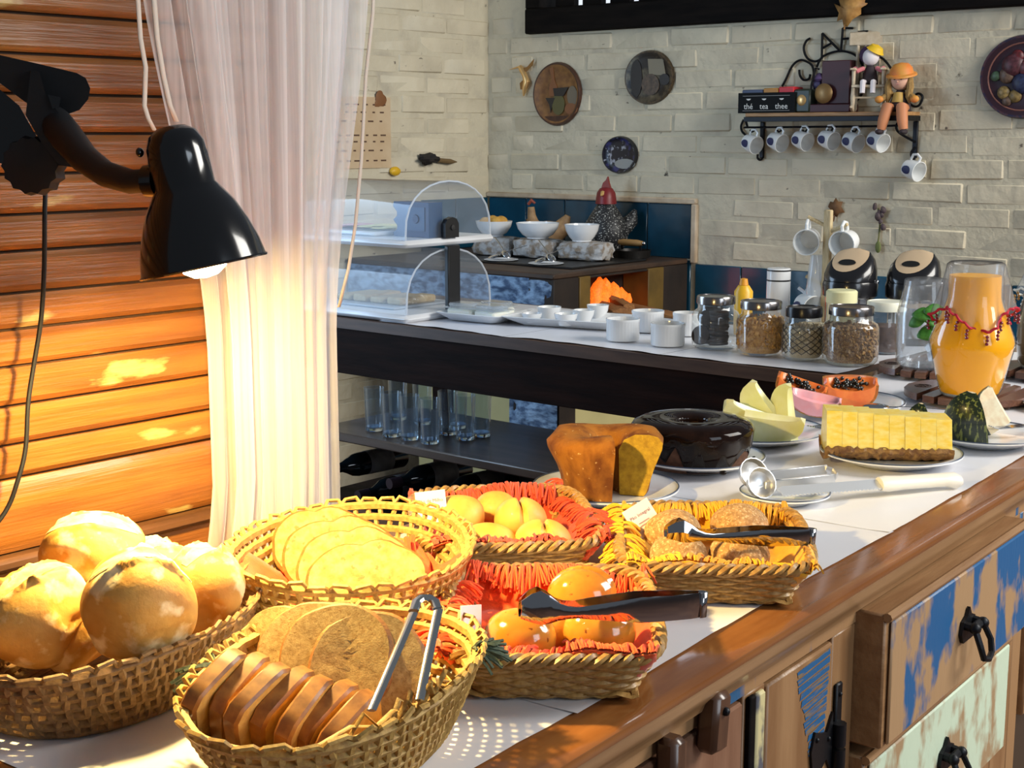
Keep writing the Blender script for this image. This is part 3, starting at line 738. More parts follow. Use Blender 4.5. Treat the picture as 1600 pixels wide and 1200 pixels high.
scroll([(1340, 88), (1341, 50)], nm='letter_e'); scroll([(1341, 50), (1356, 49)], nm='letter_e_bar'); scroll([(1341, 68), (1352, 67)], nm='letter_e_bar'); scroll([(1340, 87), (1356, 86)], nm='letter_e_bar')
scroll([(1222, 135), (1228, 124), (1238, 103), (1250, 94), (1262, 97), (1270, 105), (1272, 125), (1273, 158)])
scroll([(1249, 109), (1250, 118), (1256, 125), (1264, 123), (1266, 116)])
scroll([(1276, 105), (1284, 90), (1300, 82), (1318, 80), (1336, 86), (1347, 100), (1350, 120), (1347, 145), (1338, 158), (1328, 164)])
scroll([(1366, 88), (1380, 92), (1394, 110), (1404, 130), (1412, 150), (1424, 164), (1434, 166), (1440, 158), (1441, 150), (1435, 146), (1428, 150)])
scroll([(1165, 187), (1168, 198), (1172, 199), (1290, 198), (1402, 196), (1408, 188)], nm='hook_rod', o=.06)
scroll([(1162, 187), (1158, 197), (1160, 206), (1168, 213)]); scroll([(1408, 187), (1401, 195), (1402, 204), (1412, 212), (1430, 222)]); scroll([(1430, 230), (1424, 238), (1425, 246), (1430, 249)]); scroll([(1192, 246), (1188, 250), (1184, 247), (1184, 241)])
hooks = [1178, 1220, 1260, 1299, 1337, 1378]
for x in hooks: scroll([(x+2, 198), (x+1, 203), (x-3, 206), (x-6, 203)], nm='hook', o=.06, r=.0035)
# ---- mugs
mug_w = M('white_glazed_mug', (.80, .82, .82), .2, coat=.3)
mug_b = M('navy_mug_emblem', (.01, .02, .10), .4)
def make_mug():
    g = thing('hanging_mug', 'x', 'mug', group='white mugs on the cafe shelf')
    pr = [(.001, 0), (.026, 0), (.031, .004), (.036, .03), (.038, .066), (.0355, .066), (.033, .03), (.028, .007), (.001, .006)]
    MB().lathe(pr, 24).xf(loc=(0, 0, -.033)).build('cup', mug_w, g)
    MB().tube([(.033, 0, .022), (.050, 0, .026), (.060, 0, .008), (.054, 0, -.012), (.034, 0, -.018)], .0048, 8).build('handle', mug_w, g)
    n = 12
    v = [(0, -.0375, 0)] + [((.0385*math.sin(.42*math.cos(2*PI*k/n))), .0385*math.cos(.42*math.cos(2*PI*k/n)), .020*math.sin(2*PI*k/n)) for k in range(n)]
    v[0] = (0, .0388, 0)
    MB().add(v, [(0, 1+i, 1+(i+1) % n) for i in range(n)]).build('emblem', mug_b, g); return g
mg = make_mug()
wheres = ['leftmost white mug hanging by the left bracket of the cafe shelf', 'second hanging mug from the left under the cafe shelf', 'third hanging mug from the left under the cafe shelf', 'fourth hanging mug from the left under the cafe shelf', 'fifth hanging mug from the left under the cafe shelf', 'tilted hanging mug at the right end of the hook rod', 'lowest white mug hanging below the right bracket of the cafe shelf']
cx = [(1174, 224), (1214, 221), (1253, 219), (1294, 218), (1332, 221), (1371, 220), (1426, 265)]
from mathutils import Euler
for k, (x, y) in enumerate(cx):
    o = mg if k == 0 else dup(mg)
    o.location = WP(x, y, .064 if k < 6 else .045); tl = [-1.0, -.95, -1.05, -1.15, -.9, -.75, -1.15][k]
    # hang from the handle: axis tipped over, emblem toward the room
    mt = Matrix.Rotation(RB, 3, 'Z') @ Matrix.Rotation(-.35, 3, 'Z') @ Matrix.Rotation(tl-PI/2+PI/2, 3, 'Y') @ Matrix.Rotation(0, 3, 'Z')
    mt = Matrix.Rotation(RB-.25, 3, 'Z') @ Matrix.Rotation(-(PI/2+tl)+PI/2+.9-PI/4, 3, 'Y') @ Matrix.Rotation(0, 3, 'Z')
    mt = Matrix.Rotation(RB-.3, 3, 'Z') @ Matrix.Rotation(PI/2+.25+.2*(tl+1), 3, 'Y') @ Matrix.Rotation(PI, 3, 'Z')
    o.rotation_euler = mt.to_euler(); o['label'] = wheres[k]; o.scale = (.92,)*3 if k != 6 else (.95,)*3
# ---- things standing on the shelf
zb = WL(1193, 176)[2] - .005 + .002
def on_shelf(px, off):
    q = WL(px, 172, off); p = KW - B_*q[0] - W_*off; return (float(p[0]), float(p[1]), zb)
blk = M('matt_black_box', (.008, .009, .010), .6, spec=.1); wtxt = M('white_print', (.75, .75, .72), .6)
tb = thing('tea_box', 'black tea box with white lettering and colourful packets at the left of the shelf', 'box', on_shelf(1206, .055), RB)
wbx = .24; hb = .075
m = MB().box((-wbx/2, -.045, 0), (wbx/2, -.041, hb)).box((-wbx/2, .041, 0), (wbx/2, .045, hb)).box((-wbx/2, -.041, 0), (-wbx/2+.004, .041, hb)).box((wbx/2-.004, -.041, 0), (wbx/2, .041, hb)).box((-wbx/2, -.041, 0), (wbx/2, .041, .004))
m.build('body', blk, tb, smooth=False)
for k, (w_, cc) in enumerate((('thé', -.075), ('tea', -.008), ('thee', .066))):
    text_mesh(w_, .030, wtxt, 'lettering', tb, (cc, -.0455, .024), (PI/2, 0, 0))
    MB().lathe([(.002, 0), (.007, .002), (.010, .006), (.0005, .006)], 10).xf(scale=(1, .05, 1), loc=(cc, -.0457, .047)).build('cup_mark', wtxt, tb)
for a, b_ in (((-.1, .008), (.1, .0095)), ((-.1, .0625), (.1, .064))): MB().box((a[0], -.0458, a[1]), (b_[0], -.0452, b_[1])).build('border_line', M('grey_print', (.3, .3, .3), .6), tb)
for k, (x0, x1, c) in enumerate(((-.11, -.02, (.05, .07, .14)), (-.018, .045, (.45, .20, .03)), (.047, .110, (.55, .02, .03)))):
    MB().box((x0, -.036, .0045), (x1, .036, hb+.012+.004*k), .003).build('tea_packets', M('tea_packet_%d' % k, c, .5), tb)
gd = thing('gold_knob_canister', 'small dark canister with gold round front beside the tea box', 'canister', on_shelf(1258, .06), RB)
MB().box((-.035, -.03, 0), (.035, .03, .085), .006).build('body', M('dark_green_tin', (.02, .03, .02), .4), gd)
MB().lathe([(.001, .004), (.016, .003), (.020, 0)], 20).xf(rot=(PI/2, 0, 0), loc=(0, -.031, .045)).build('gold_disc', gold, gd)
gr = thing('coffee_grinder_ornament', 'dark red ornament house with gold round face behind the tiny chair', 'ornament', on_shelf(1301, .05), RB)
wine = M('dark_wine_red', (.055, .012, .016), .5)
MB().box((-.085, -.035, 0), (.085, .035, .03), .003).box((-.04, -.02, .03), (.075, .03, .185), .003).build('body', wine, gr)
MB().lathe([(.001, .012), (.022, .010), (.032, .004), (.036, 0)], 24).xf(rot=(PI/2, 0, 0), loc=(-.02, -.0355, .068)).build('gold_face', M('old_gold', (.30, .18, .07), .4, metal=.5), gr)
for k, (x, zq, c) in enumerate(((-.055, .125, (.10, .06, .15)), (-.062, .10, (.06, .05, .12)))): MB().blob((x, -.01, zq), (.022, .014, .016), 10, 7, lumpy(k, .2)).build('flower', M('violet_paint_%d' % k, c, .5), gr)
MB().tube([(-.075, -.028, .03), (-.075, -.028, .10), (-.06, -.028, .16), (-.045, -.028, .155)], .004, 6).build('wire', iron, gr)
# tiny rocking chair
cw = M('bleached_wood', (.62, .52, .38), .6, c2=(.50, .40, .27), scale=20)
rc = thing('toy_rocking_chair', 'tiny bleached wood rocking chair on the cafe shelf', 'toy chair', on_shelf(1357, .06), RB+.35, )
for sx in (-.052, .052):
    MB().tube([(sx, -.07, .018), (sx, -.04, .006), (sx, 0, .0055), (sx, .04, .008), (sx, .085, .03)], .0055, 6).build('rocker', cw, rc)
    MB().tube([(sx, -.035, .008), (sx, -.038, .05), (sx, -.036, .09), (sx, -.04, .145)], [.006, .009, .006, .007], 8).build('front_leg', cw, rc)
    MB().tube([(sx, .04, .008), (sx, .045, .09), (sx, .06, .26)], [.006, .008, .005], 8).build('back_post', cw, rc)
    MB().box((sx-.010, -.07, .145), (sx+.010, .055, .153), .002).build('armrest', cw, rc)
MB().box((-.058, -.048, .085), (.058, .05, .095), .002).build('seat', cw, rc)
MB().box((-.085, .052, .235), (.085, .066, .285), .004).build('head_board', cw, rc)
for x in (-.025, 0, .025): MB().tube([(x, .046, .095), (x, .058, .236)], .004, 6).build('spindle', cw, rc)
MB().tube([(-.05, -.036, .05), (.05, -.036, .05)], .004, 6).build('stretcher', cw, rc)
# dolls
skin = M('doll_skin', (.72, .42, .30), .6); ylw = M('doll_yellow', (.75, .48, .02), .6); hair_y = M('doll_hair', (.36, .22, .07), .7, c2=(.25, .14, .04), scale=60); org = M('doll_orange', (.70, .20, .04), .6, c2=(.60, .28, .05), scale=12)
dk = M('doll_dark_dress', (.03, .02, .025), .7); purp = M('doll_purple_hair', (.05, .02, .07), .7); whitef = M('doll_white', (.75, .70, .72), .6); rosy = M('doll_rose', (.6, .18, .2), .6)
d = thing('rag_doll', 'little rag doll with yellow hat seated in the tiny chair', 'doll', tuple(Vector(on_shelf(1357, .06))+Vector((0, 0, .0955))), RB+.35)
MB().tube([(0, 0, .0), (0, .004, .03), (0, .008, .055), (0, .01, .07)], [.03, .026, .02, .010], 12).build('body', dk, d)
MB().blob((0, .004, .098), (.030, .027, .031), 14, 10).build('head', whitef, d)
MB().blob((-.004, .015, .106), (.038, .026, .034), 14, 10).build('hair', purp, d)
MB().lathe([(.034, 0), (.030, .004), (.022, .018), (.001, .024)], 18).xf(rot=(.2, .5, 0), loc=(.014, .006, .118)).build('hat', ylw, d)
for sx in (-1, 1):
    MB().tube([(sx*.022, 0, .058), (sx*.045, -.016, .048), (sx*.050, -.03, .055)], [.008, .009, .010], 8).build('arm', rosy, d)
    MB().tube([(sx*.016, -.01, .008), (sx*.018, -.05, .010), (sx*.018, -.055, -.03)], [.011, .010, .009], 8).build('leg', whitef, d)
d = thing('rag_doll', 'doll with orange hat and orange legs sitting on the shelf edge', 'doll', tuple(Vector(on_shelf(1405, .085))), RB+.1)
MB().tube([(0, 0, .0), (0, .004, .03), (0, .006, .06), (0, .008, .075)], [.042, .036, .024, .012], 14).build('body', dk, d)
MB().tube([(0, -.018, .03), (0, -.014, .065)], [.022, .016], 10).build('apron', M('doll_mustard', (.42, .26, .06), .6), d)
MB().blob((0, .0, .108), (.033, .030, .034), 16, 12).build('head', skin, d)
for sx in (-1, 1): MB().blob((sx*.012, -.028, .112), .004, 8, 6).build('eye', dk, d)
MB().blob((0, -.031, .103), (.004, .005, .004), 8, 6).build('nose', skin, d); MB().box((-.006, -.0295, .0925), (.006, -.028, .094)).build('mouth', rosy, d)
m = MB().blob((0, .012, .110), (.040, .030, .040), 14, 10)
for sx in (-1, 1):
    m.tube([(sx*.034, .0, .12), (sx*.040, -.010, .085), (sx*.036, -.012, .05), (sx*.04, -.012, .03)], [.010, .013, .012, .005], 8)
m.build('hair', hair_y, d)
MB().lathe([(.054, .0), (.052, .006), (.042, .010), (.038, .026), (.026, .040), (.001, .046)], 24).xf(rot=(.25, 0, 0), loc=(0, .010, .124)).build('hat', org, d)
for sx in (-1, 1):
    MB().tube([(sx*.025, 0, .065), (sx*.050, -.014, .050), (sx*.062, -.028, .040)], [.011, .012, .010], 8).build('arm', hair_y, d); MB().blob((sx*.064, -.03, .042), (.016, .013, .013), 10, 8).build('cuff', org, d)
    MB().tube([(sx*.022, -.01, .012), (sx*.026, -.048, .016), (sx*.034, -.060, -.03), (sx*.040, -.060, -.062)], [.018, .020, .019, .015], 10).build('leg', M('doll_stocking', (.55, .22, .10), .6), d)
    MB().blob((sx*.043, -.068, -.070), (.014, .024, .010), 10, 7).build('shoe', dk, d)
# ---- recipe sheet, flower and dot on the side brick wall
def LP(px, py, off=0.0): q = PL(px, py, KW - B_*off, B_); return tuple(float(a) for a in q)
old = M('old_recipe_paper', (.62, .47, .30), .7, c2=(.56, .40, .24), scale=6)
a = LP(520, 150, .006); bq = LP(611, 262, .006); L_ = math.hypot(bq[0]-a[0], bq[1]-a[1])
rp = thing('recipe_sheet', 'old recipe paper sheet pinned on the brick wall behind the curtain', 'poster', (a[0], a[1], a[2]), RW)
MB().box((0, -.002, -(a[2]-bq[2])), (L_, .004, 0)).build('sheet', old, rp, smooth=False)
ink = M('brown_ink', (.10, .05, .03), .7)
for k, zq in enumerate((.03, .06, .095, .15, .175, .21, .25)):
    zq = zq*(a[2]-bq[2])/.28
    for j in range(6):
        x0 = L_ - .03 - .05*j - .01*(k % 3); MB().box((x0-.03+.008*((j+k) % 3), -.0030, -zq-.003), (x0, -.0024, -zq+.003)).build('ink_line', ink, rp, smooth=False)
MB().blob((L_-.06, -.003, -.012), (.035, .003, .03), 12, 8, lumpy(3, .3)).build('coffee_motif', M('sepia_motif', (.22, .09, .03), .6), rp)
fl_, = [thing('dried_flower', 'dark dried flower on a long stem on the side brick wall', 'dried flowers', LP(678, 250, .02), RW)]
MB().tube([(-.02, 0, .004), (.03, 0, -.002), (.10, -.005, -.008), (.14, -.004, -.010)], [.006, .010, .011, .002], 8).build('stem', M('dry_brown_stem', (.16, .10, .04), .7), fl_)
MB().blob((-.035, -.01, .004), (.055, .03, .022), 12, 8, lumpy(8, .35, 5)).build('flower_head', M('dark_dry_flower', (.018, .014, .012), .8), fl_)
yk = thing('yellow_knob', 'small yellow knob on the wall above the display case', 'knob', LP(617, 268, .015), RW)
MB().blob((0, 0, 0), (.03, .014, .018), 12, 8, lumpy(2, .12)).build('knob_body', M('bright_yellow', (.72, .42, .02), .4), yk); MB().tube([(0, .0, 0), (0, .014, 0)], .006, 8).build('peg', iron, yk)
TS = 4.0
# ================================================================ ON THE STOVE
ceramic = M('white_glazed_ceramic', (.72, .74, .76), .15, coat=.35)
def bowl_prof(R_, H, foot=.45, t=.004):
    return [(.001, 0), (R_*foot, 0), (R_*foot, H*.06), (R_*.72, H*.25), (R_*.92, H*.62), (R_, H), (R_-t, H), (R_*.92-t, H*.62), (R_*.70-t, H*.28), (R_*foot*.9, H*.12), (.001, H*.11)]
def rim_px(px0, px1, py, z):  # radius of a round thing from its pixel width at a spot on height z
    a = P(px0, py, z); b = P(px1, py, z); return float(np.linalg.norm(a-b))/2
greystone = M('rough_pale_stone', (.42, .42, .42), .9, c2=(.24, .19, .14), scale=9, band=(.42, .6), bump=1.0, bscale=26)
def stone_block(px, py, w, d, h, dsc, seed, rz):
    q = P(px, py, ZS+.008); lf = lumpy(seed, .05, 5)
    m = MB()
    def sup(x, y, z):
        mx = max(abs(x), abs(y), abs(z)); k = 1/mx; return (k*.75+.25)*lf(x*1.5, y*1.5, z*1.5)*(1+R.uniform(-.012, .012))
    m.blob((0, 0, h/2), (w*.56, d*.56, h*.5), 28, 16, lambda x, y, z: min(sup(x, y, z), 1.0/max(abs(z), .35) if abs(z) > .6 else 9))
    m.map(lambda x, y, z: (x, y, min(max(z, 0), h)))
    return m.build('stone_block', greystone, loc=(q[0], q[1], ZS+.0085), rz=rz, label=dsc, cat='stone', group='stones on the stove')
cheese_b = M('golden_cheese_bread', (.62, .36, .07), .6, c2=(.50, .25, .04), scale=20, bump=.3)
spots = [((777, 398), (.165, .12, .075), 'pale stone under the bowl of cheese breads', 1, 772, 745, 803, 'white bowl holding the small cheese breads on the stove'), ((842, 402), (.175, .12, .075), 'pale stone under the middle white bowl', 2, 840, 807, 875, 'white bowl in the middle of the stove, in front of the hen'), ((916, 406), (.185, .12, .072), 'pale stone under the smaller right bowl', 3, 909, 881, 936, 'smaller deep white bowl at the right on the stove')]
bowls = []
for (sp, (w, d, h), dsc, sd, bx, b0x, b1x, bd) in spots:
    o = stone_block(sp[0], sp[1], w, d, h, dsc, sd, RB+.15); q = o.location
    off = P(bx, sp[1], ZS)-P(sp[0], sp[1], ZS)
    rr_ = (b1x-b0x)/2*q[1]/FPX*1.0
    H = .062 if sd < 3 else .066
    bo = MB().lathe(bowl_prof(rr_, H, .5 if sd < 3 else .55), 32).build('bowl', ceramic, loc=(q[0]+off[0], q[1]+off[1], q[2]+h+.0005), label=bd, cat='bowl', group='white bowls on the stove')
    bowls.append((bo, rr_, H))
bo, rr_, H = bowls[0]
for k, (dx, dy, dz, dsc) in enumerate([(-.035, -.01, .055, 'cheese bread at the left in the bowl, half hidden by the case'), (.012, -.025, .060, 'front cheese bread in the bowl on the stove'), (.03, .02, .058, 'right cheese bread in the bowl on the stove'), (-.005, .03, .06, 'rear cheese bread in the bowl on the stove')]):
    MB().blob((0, 0, 0), (.027, .026, .022), 16, 10, lumpy(k, .06)).build('cheese_bread', cheese_b, loc=(bo.location[0]+dx, bo.location[1]+dy, bo.location[2]+dz), label=dsc, cat='bread', group='cheese breads in the stove bowl')
# terracotta hen
q = P(856, 393, ZS+.008)
h = thing('hen_figurine', 'small tan ceramic hen behind the middle bowl on the stove', 'figurine', (q[0], q[1], ZS+.0082), -.2)
hm = M('tan_ceramic', (.36, .22, .10), .6, c2=(.26, .15, .07), scale=12)
MB().tube([(-.075, 0, .14), (-.06, 0, .10), (-.03, 0, .075), (.02, 0, .075), (.06, 0, .10), (.085, 0, .15)], [.018, .036, .055, .055, .038, .012], 16, flat=1).build('body', hm, h)
MB().lathe([(.05, 0), (.045, .01), (.03, .04)], 20).build('foot', hm, h)
MB().tube([(-.06, 0, .11), (-.07, 0, .15), (-.072, 0, .185)], [.026, .018, .014], 12).build('neck', hm, h)
MB().tube([(-.085, 0, .195), (-.07, 0, .212), (-.055, 0, .20)], [.006, .009, .005], 8).build('comb', M('dull_red_comb', (.25, .05, .03), .6), h)
# guinea fowl / rooster
q = P(946, 397, ZS+.008)
h = thing('rooster_figurine', 'tall black speckled rooster figurine with red head on the stove', 'figurine', (q[0], q[1], ZS+.0082), -.5)
spk = M('black_speckled_feathers', (.014, .014, .015), .5, c2=(.45, .45, .43), scale=34, stretch=(1, 1, 1.5), band=(.58, .64))
MB().lathe([(.001, 0), (.06, 0), (.085, .03), (.105, .08), (.098, .12), (.068, .165), (.042, .20), (.036, .215), (.001, .216)], 28, mod=lambda th, r, z: (r*math.cos(th)*.92, r*math.sin(th)*.8, z)).build('body', spk, h)
MB().lathe([(.044, .205), (.042, .225), (.038, .25), (.026, .268), (.001, .272)], 20).build('head', M('dark_red_glaze', (.18, .012, .015), .4), h)
MB().prism([(-.022, .262), (-.012, .29), (.0, .30), (.008, .315), (.014, .29), (.024, .262)], -.006, .006, axis='y').build('comb', M('dull_red_comb2', (.22, .03, .02), .5), h)
MB().tube([(0, -.030, .248), (0, -.052, .240)], [.012, .002], 8).build('beak', M('tan_beak', (.5, .3, .1), .5), h)
MB().tube([(.05, .04, .10), (.09, .06, .14), (.10, .07, .18)], [.04, .03, .008], 10).build('tail', spk, h)
# pan with wooden handle on the hob
q = P(988, 402, ZS+.008)
pn = thing('stove_pan', 'low black pan with tan wooden handle at the back of the stove', 'pan', (q[0], q[1], ZS+.0082), RB)
MB().lathe([(.001, 0), (.07, 0), (.075, .03), (.072, .03), (.067, .004), (.001, .004)], 28).build('pan_body', plate_m, pn)
MB().tube([(-.05, 0, .03), (-.05, -.005, .052)], .005, 6).tube([(.04, 0, .03), (.04, -.005, .052)], .005, 6).build('bracket', iron, pn)
MB().tube([(-.062, -.005, .058), (-.04, -.005, .058), (.03, -.005, .058), (.052, -.005, .058)], [.010, .014, .013, .009], 12).build('handle', M('tan_turned_wood', (.38, .22, .08), .5), pn)
MB().blob((.058, -.005, .058), .008, 10, 8).build('handle_cap', M('bright_steel', (.6, .6, .62), .15, metal=1), pn)
# little plates with serving cutlery on the stove front
steel = M('polished_steel', (.62, .63, .66), .12, metal=1.0)
def spoon(name, label, loc, rz, tilt, L=.17, group=None, cat='spoon', mat=None):
    t = thing(name, label, cat, loc, group=group, rot=(0, tilt, rz))
    mat = mat or steel
    MB().tube([(0, 0, 0), (L*.3, 0, .002), (L*.7, 0, .001), (L, 0, .0)], [.0028, .0026, .003, .0045], 8, flat=.45).build('handle', mat, t)
    MB().blob((-.020, 0, .0), (.027, .018, .006), 14, 8).build('bowl', mat, t); return t
for k, (px, py, d1) in enumerate([(783, 410, 'left'), (853, 416, 'right')]):
    q = P(px, py, ZS); rr_ = .068
    MB().lathe([(.001, 0), (rr_*.55, 0), (rr_*.6, .004), (rr_, .012), (rr_-.003, .0135), (rr_*.6, .007), (.001, .006)], 28).build('saucer', ceramic, loc=(q[0], q[1], ZS+.0005), label='small %s saucer with serving cutlery on the stove edge' % d1, cat='saucer', group='saucers on the stove')
    spoon('serving_spoon', 'steel serving spoon resting on the %s stove saucer' % d1, (q[0]-.01, q[1]-.005, ZS+.030), .5+.4*k, -.25, .13, 'spoons on the stove saucers')
    spoon('serving_fork', 'second steel serving piece on the %s stove saucer' % d1, (q[0]+.012, q[1]+.022, ZS+.042), 2.0, -.5, .10, 'spoons on the stove saucers')

# ================================================================ ROLL-TOP DISPLAY CASE at the left end of the dark counter
FCW = np.array([CC[0], CC[1], 0])
def FL(px, py, z): q = P(px, py, z) - FCW; return (float(-(q @ B_)), float(q @ W_))     # counter-local x, y for a pixel on height z
acr = GLASS('clear_acrylic', (.93, .95, .97), .06, .5, haze=.09, hazecol=(.80, .87, .95))
whitep = M('white_plastic_tray', (.74, .75, .77), .3, coat=.2); blkp = M('black_plastic', (.012, .012, .013), .35)
fr_ = FL(657, 500, TOP); 
xr = fr_[0]; yf = max(fr_[1], .012); yb = DC-.02
dc = thing('bread_display_case', 'two tier clear roll-top bread display case with white trays and black post', 'display case', tuple(FCW - B_*0 + np.array([0, 0, TOP])), RB)
x0c = -1.962; xr = -1.485; DY = .40; yf = .016; yb = yf+DY
def tray(z): 
    MB().box((x0c, yf, z), (xr, yb, z+.022), .010).build('tray', whitep, dc)
def dome(z, h):
    n = 14; pr = []
    for k in range(n+1):
        a = PI*k/n; pr.append((yf+.012+(DY-.024)*(.5-.5*math.cos(a)), z+h*math.sin(a)**.72))
    m = MB(); nx = len(pr)
    v = [(x0c+.01, y, zz_) for y, zz_ in pr] + [(xr-.012, y, zz_) for y, zz_ in pr]
    o = m.add(v, [(i, i+1, nx+i+1, nx+i) for i in range(nx-1)]).build('dome', acr, dc, smooth='all')
    for nm, xx in (('end_panel', xr-.012), ('end_panel', x0c+.01)):
        MB().add([(xx, y, zz_) for y, zz_ in pr] , [tuple(range(nx))]).build(nm, acr, dc, smooth=False)
    MB().tube([(xr-.012, y, zz_) for y, zz_ in pr], .003, 6).build('dome_edge', GLASS('acrylic_edge', (.9, .93, .96), .1, 1, haze=.55, hazecol=(.95, .97, 1)), dc)
tray(.002); dome(.0245, .185); tray(.222); dome(.2445, .168)
MB().box((xr-.005, yf+.17, .0245), (xr+.012, yf+.225, .2215), .003).build('post', blkp, dc)
MB().prism([(yf+.165, .2445), (yf+.225, .2445), (yf+.225, .285), (yf+.215, .300), (yf+.195, .306), (yf+.175, .300), (yf+.165, .285)], xr-.0105, xr+.006, axis='x').build('pivot', blkp, dc)
MB().lathe([(.001, 0), (.009, 0), (.008, .004), (.001, .005)], 14).xf(rot=(0, PI/2, 0), loc=(xr+.0065, yf+.195, .275)).build('pivot_screw', M('dark_screw', (.06, .06, .06), .3, metal=.6), dc)
def DCL(x, y, z): q = FCW - B_*x + W_*y; return (float(q[0]), float(q[1]), TOP+z)
bluebox = thing('blue_dispenser_box', 'blue box standing inside the upper tier of the display case', 'box', DCL(xr-.10, yf+.16, .2445), RB)
bl = M('deep_blue_plastic', (.008, .055, .15), .4)
MB().prism([(-.075, 0), (.07, 0), (.07, .105), (-.075, .105), (-.078, .09), (-.062, .075), (-.062, .062), (-.078, .05), (-.062, .034), (-.062, .022), (-.08, .01)], -.03, .03, axis='y').build('box_body', bl, bluebox)
MB().box((-.02, -.032, .02), (.055, -.0305, .09), .0).build('front_panel', M('mid_blue_plastic', (.02, .09, .20), .4), bluebox); MB().lathe([(.001, .003), (.012, .003), (.014, 0)], 14).xf(rot=(PI/2, 0, 0), loc=(.02, -.0325, .055)).build('emboss', bl, bluebox)
hp = thing('cold_cuts_platter', 'white platter of pink ham and yellow cheese in the upper tier', 'platter', DCL(xr-.32, yf+.20, .2445), RB)
MB().box((-.16, -.13, 0), (.12, .13, .014), .006).build('platter', ceramic, hp)
for k in range(8):
    c = (.75, .42, .40) if k < 4 else (.78, .68, .32)
    MB().blob((-.12+.03*k, -.02+.02*(k % 2), .019+.003*(k % 3)), (.045, .055, .004), 16, 6, lumpy(k, .06)).build('ham_slice' if k < 4 else 'cheese_slice', M('ham' if k < 4 else 'cheese', c, .4, sss=.1), hp)
cs = thing('cake_tray', 'pale cake pieces on a low tray in the lower tier', 'cake', DCL(xr-.28, yf+.20, .0245), RB)
MB().box((-.18, -.12, 0), (.15, .12, .008), .003).build('cake_base', M('grey_tray', (.35, .38, .42), .4), cs)
for k in range(4): MB().box((-.15+.075*k, -.08, .0085), (-.085+.075*k, .08, .028+.004*(k % 2)), .006).build('cake_piece', M('pale_cake', (.50, .38, .20), .7, c2=(.36, .24, .10), scale=25), cs)

# ================================================================ TRAYS, RAMEKINS, JARS on the dark counter
def sq_plate(name, label, px, py, w, d, rz, group=None, lip=.024):
    q = P(px, py, TOP); m = MB()
    def ring(sx, sy, z, c): 
        out = []
        for cx_, cy_, a0 in ((1, 1, 0), (-1, 1, 90), (-1, -1, 180), (1, -1, 270)):
            for k in range(4):
                a = math.radians(a0+k*30); out.append((cx_*(sx-c)+c*math.cos(a), cy_*(sy-c)+c*math.sin(a), z))
        return out
    rings = [ring(w*.36, d*.34, 0, .02), ring(w*.38, d*.36, .003, .02), ring(w*.5, d*.5, lip, .015), ring(w*.495, d*.49, lip+.002, .014), ring(w*.38, d*.36, .007, .02)]
    v = [p for r_ in rings for p in r_]; n = 16
    f = [(k*n+i, k*n+(i+1) % n, (k+1)*n+(i+1) % n, (k+1)*n+i) for k in range(4) for i in range(n)] + [tuple(range(n-1, -1, -1)), tuple(4*n+i for i in range(n))]
    return m.add(v, f).build(name, ceramic, loc=(q[0], q[1], TOP+.0038), rz=rz, label=label, cat='plate', group=group)
p1 = sq_plate('square_plate', 'square white plate under the clear butter packs', 757, 501, .23, .20, RB+.1)
p2 = sq_plate('rectangular_tray', 'rectangular white tray carrying five small white bowls', 897, 509, .385, .21, RB+.25)
# clear lidded butter packs
lidm = GLASS('clear_lid', (.93, .96, .98), .05, 1, haze=.30, hazecol=(.85, .92, 1)); butter = M('white_butter', (.82, .82, .74), .4, sss=.2)
def pack(dx, dy, dsc, rz):
    q = p1.location; c, s_ = math.cos(RB), math.sin(RB)
    t = thing('butter_pack', dsc, 'food pack', (q[0]+dx*c-dy*s_, q[1]+dx*s_+dy*c, q[2]+.0082), RB+rz, 'clear lidded packs on the square plate')
    MB().box((-.045, -.035, 0), (.045, .035, .026), .006).build('contents', butter, t)
    m = MB().box((-.052, -.042, .0265), (.052, .042, .031), .002).box((-.042, -.032, .0312), (.042, .032, .042), .005)
    m.build('lid', lidm, t)
pack(-.052, -.028, 'clear lidded butter pack at the left front of the square plate', .1); pack(.052, -.024, 'clear lidded butter pack at the right front of the square plate', -.15); pack(.0, .055, 'clear lidded butter pack at the back of the square plate', .05)
# small bowls on the tray
spread = M('cream_spread', (.78, .74, .52), .4, sss=.1)
def small_bowl(px, py, r_, H, dsc, z0, fill=None):
    q = P(px, py, z0); t = thing('small_bowl', dsc, 'bowl', (q[0], q[1], z0), 0, 'small bowls on the white tray')
    MB().lathe(bowl_prof(r_, H, .62, .003), 28).build('bowl_body', ceramic, t)
    MB().lathe([(.001, H*.72), (r_*.91, H*.72)], 24).build('spread', fill or spread, t)
zt_ = TOP+.011
for (px, py, r_, H, dsc) in [(831, 504, .030, .028, 'shallow bowl of yellow butter at the left of the tray'), (858, 500, .036, .040, 'second small bowl from the left on the tray, at the back'), (884, 508, .034, .034, 'front middle small bowl on the tray'), (912, 503, .032, .036, 'fourth small bowl from the left on the tray'), (934, 498, .033, .042, 'rightmost tall small bowl on the tray')]:
    small_bowl(px, py, r_, H, dsc, zt_, M('butter_yellow', (.80, .70, .30), .4) if px == 831 else None)
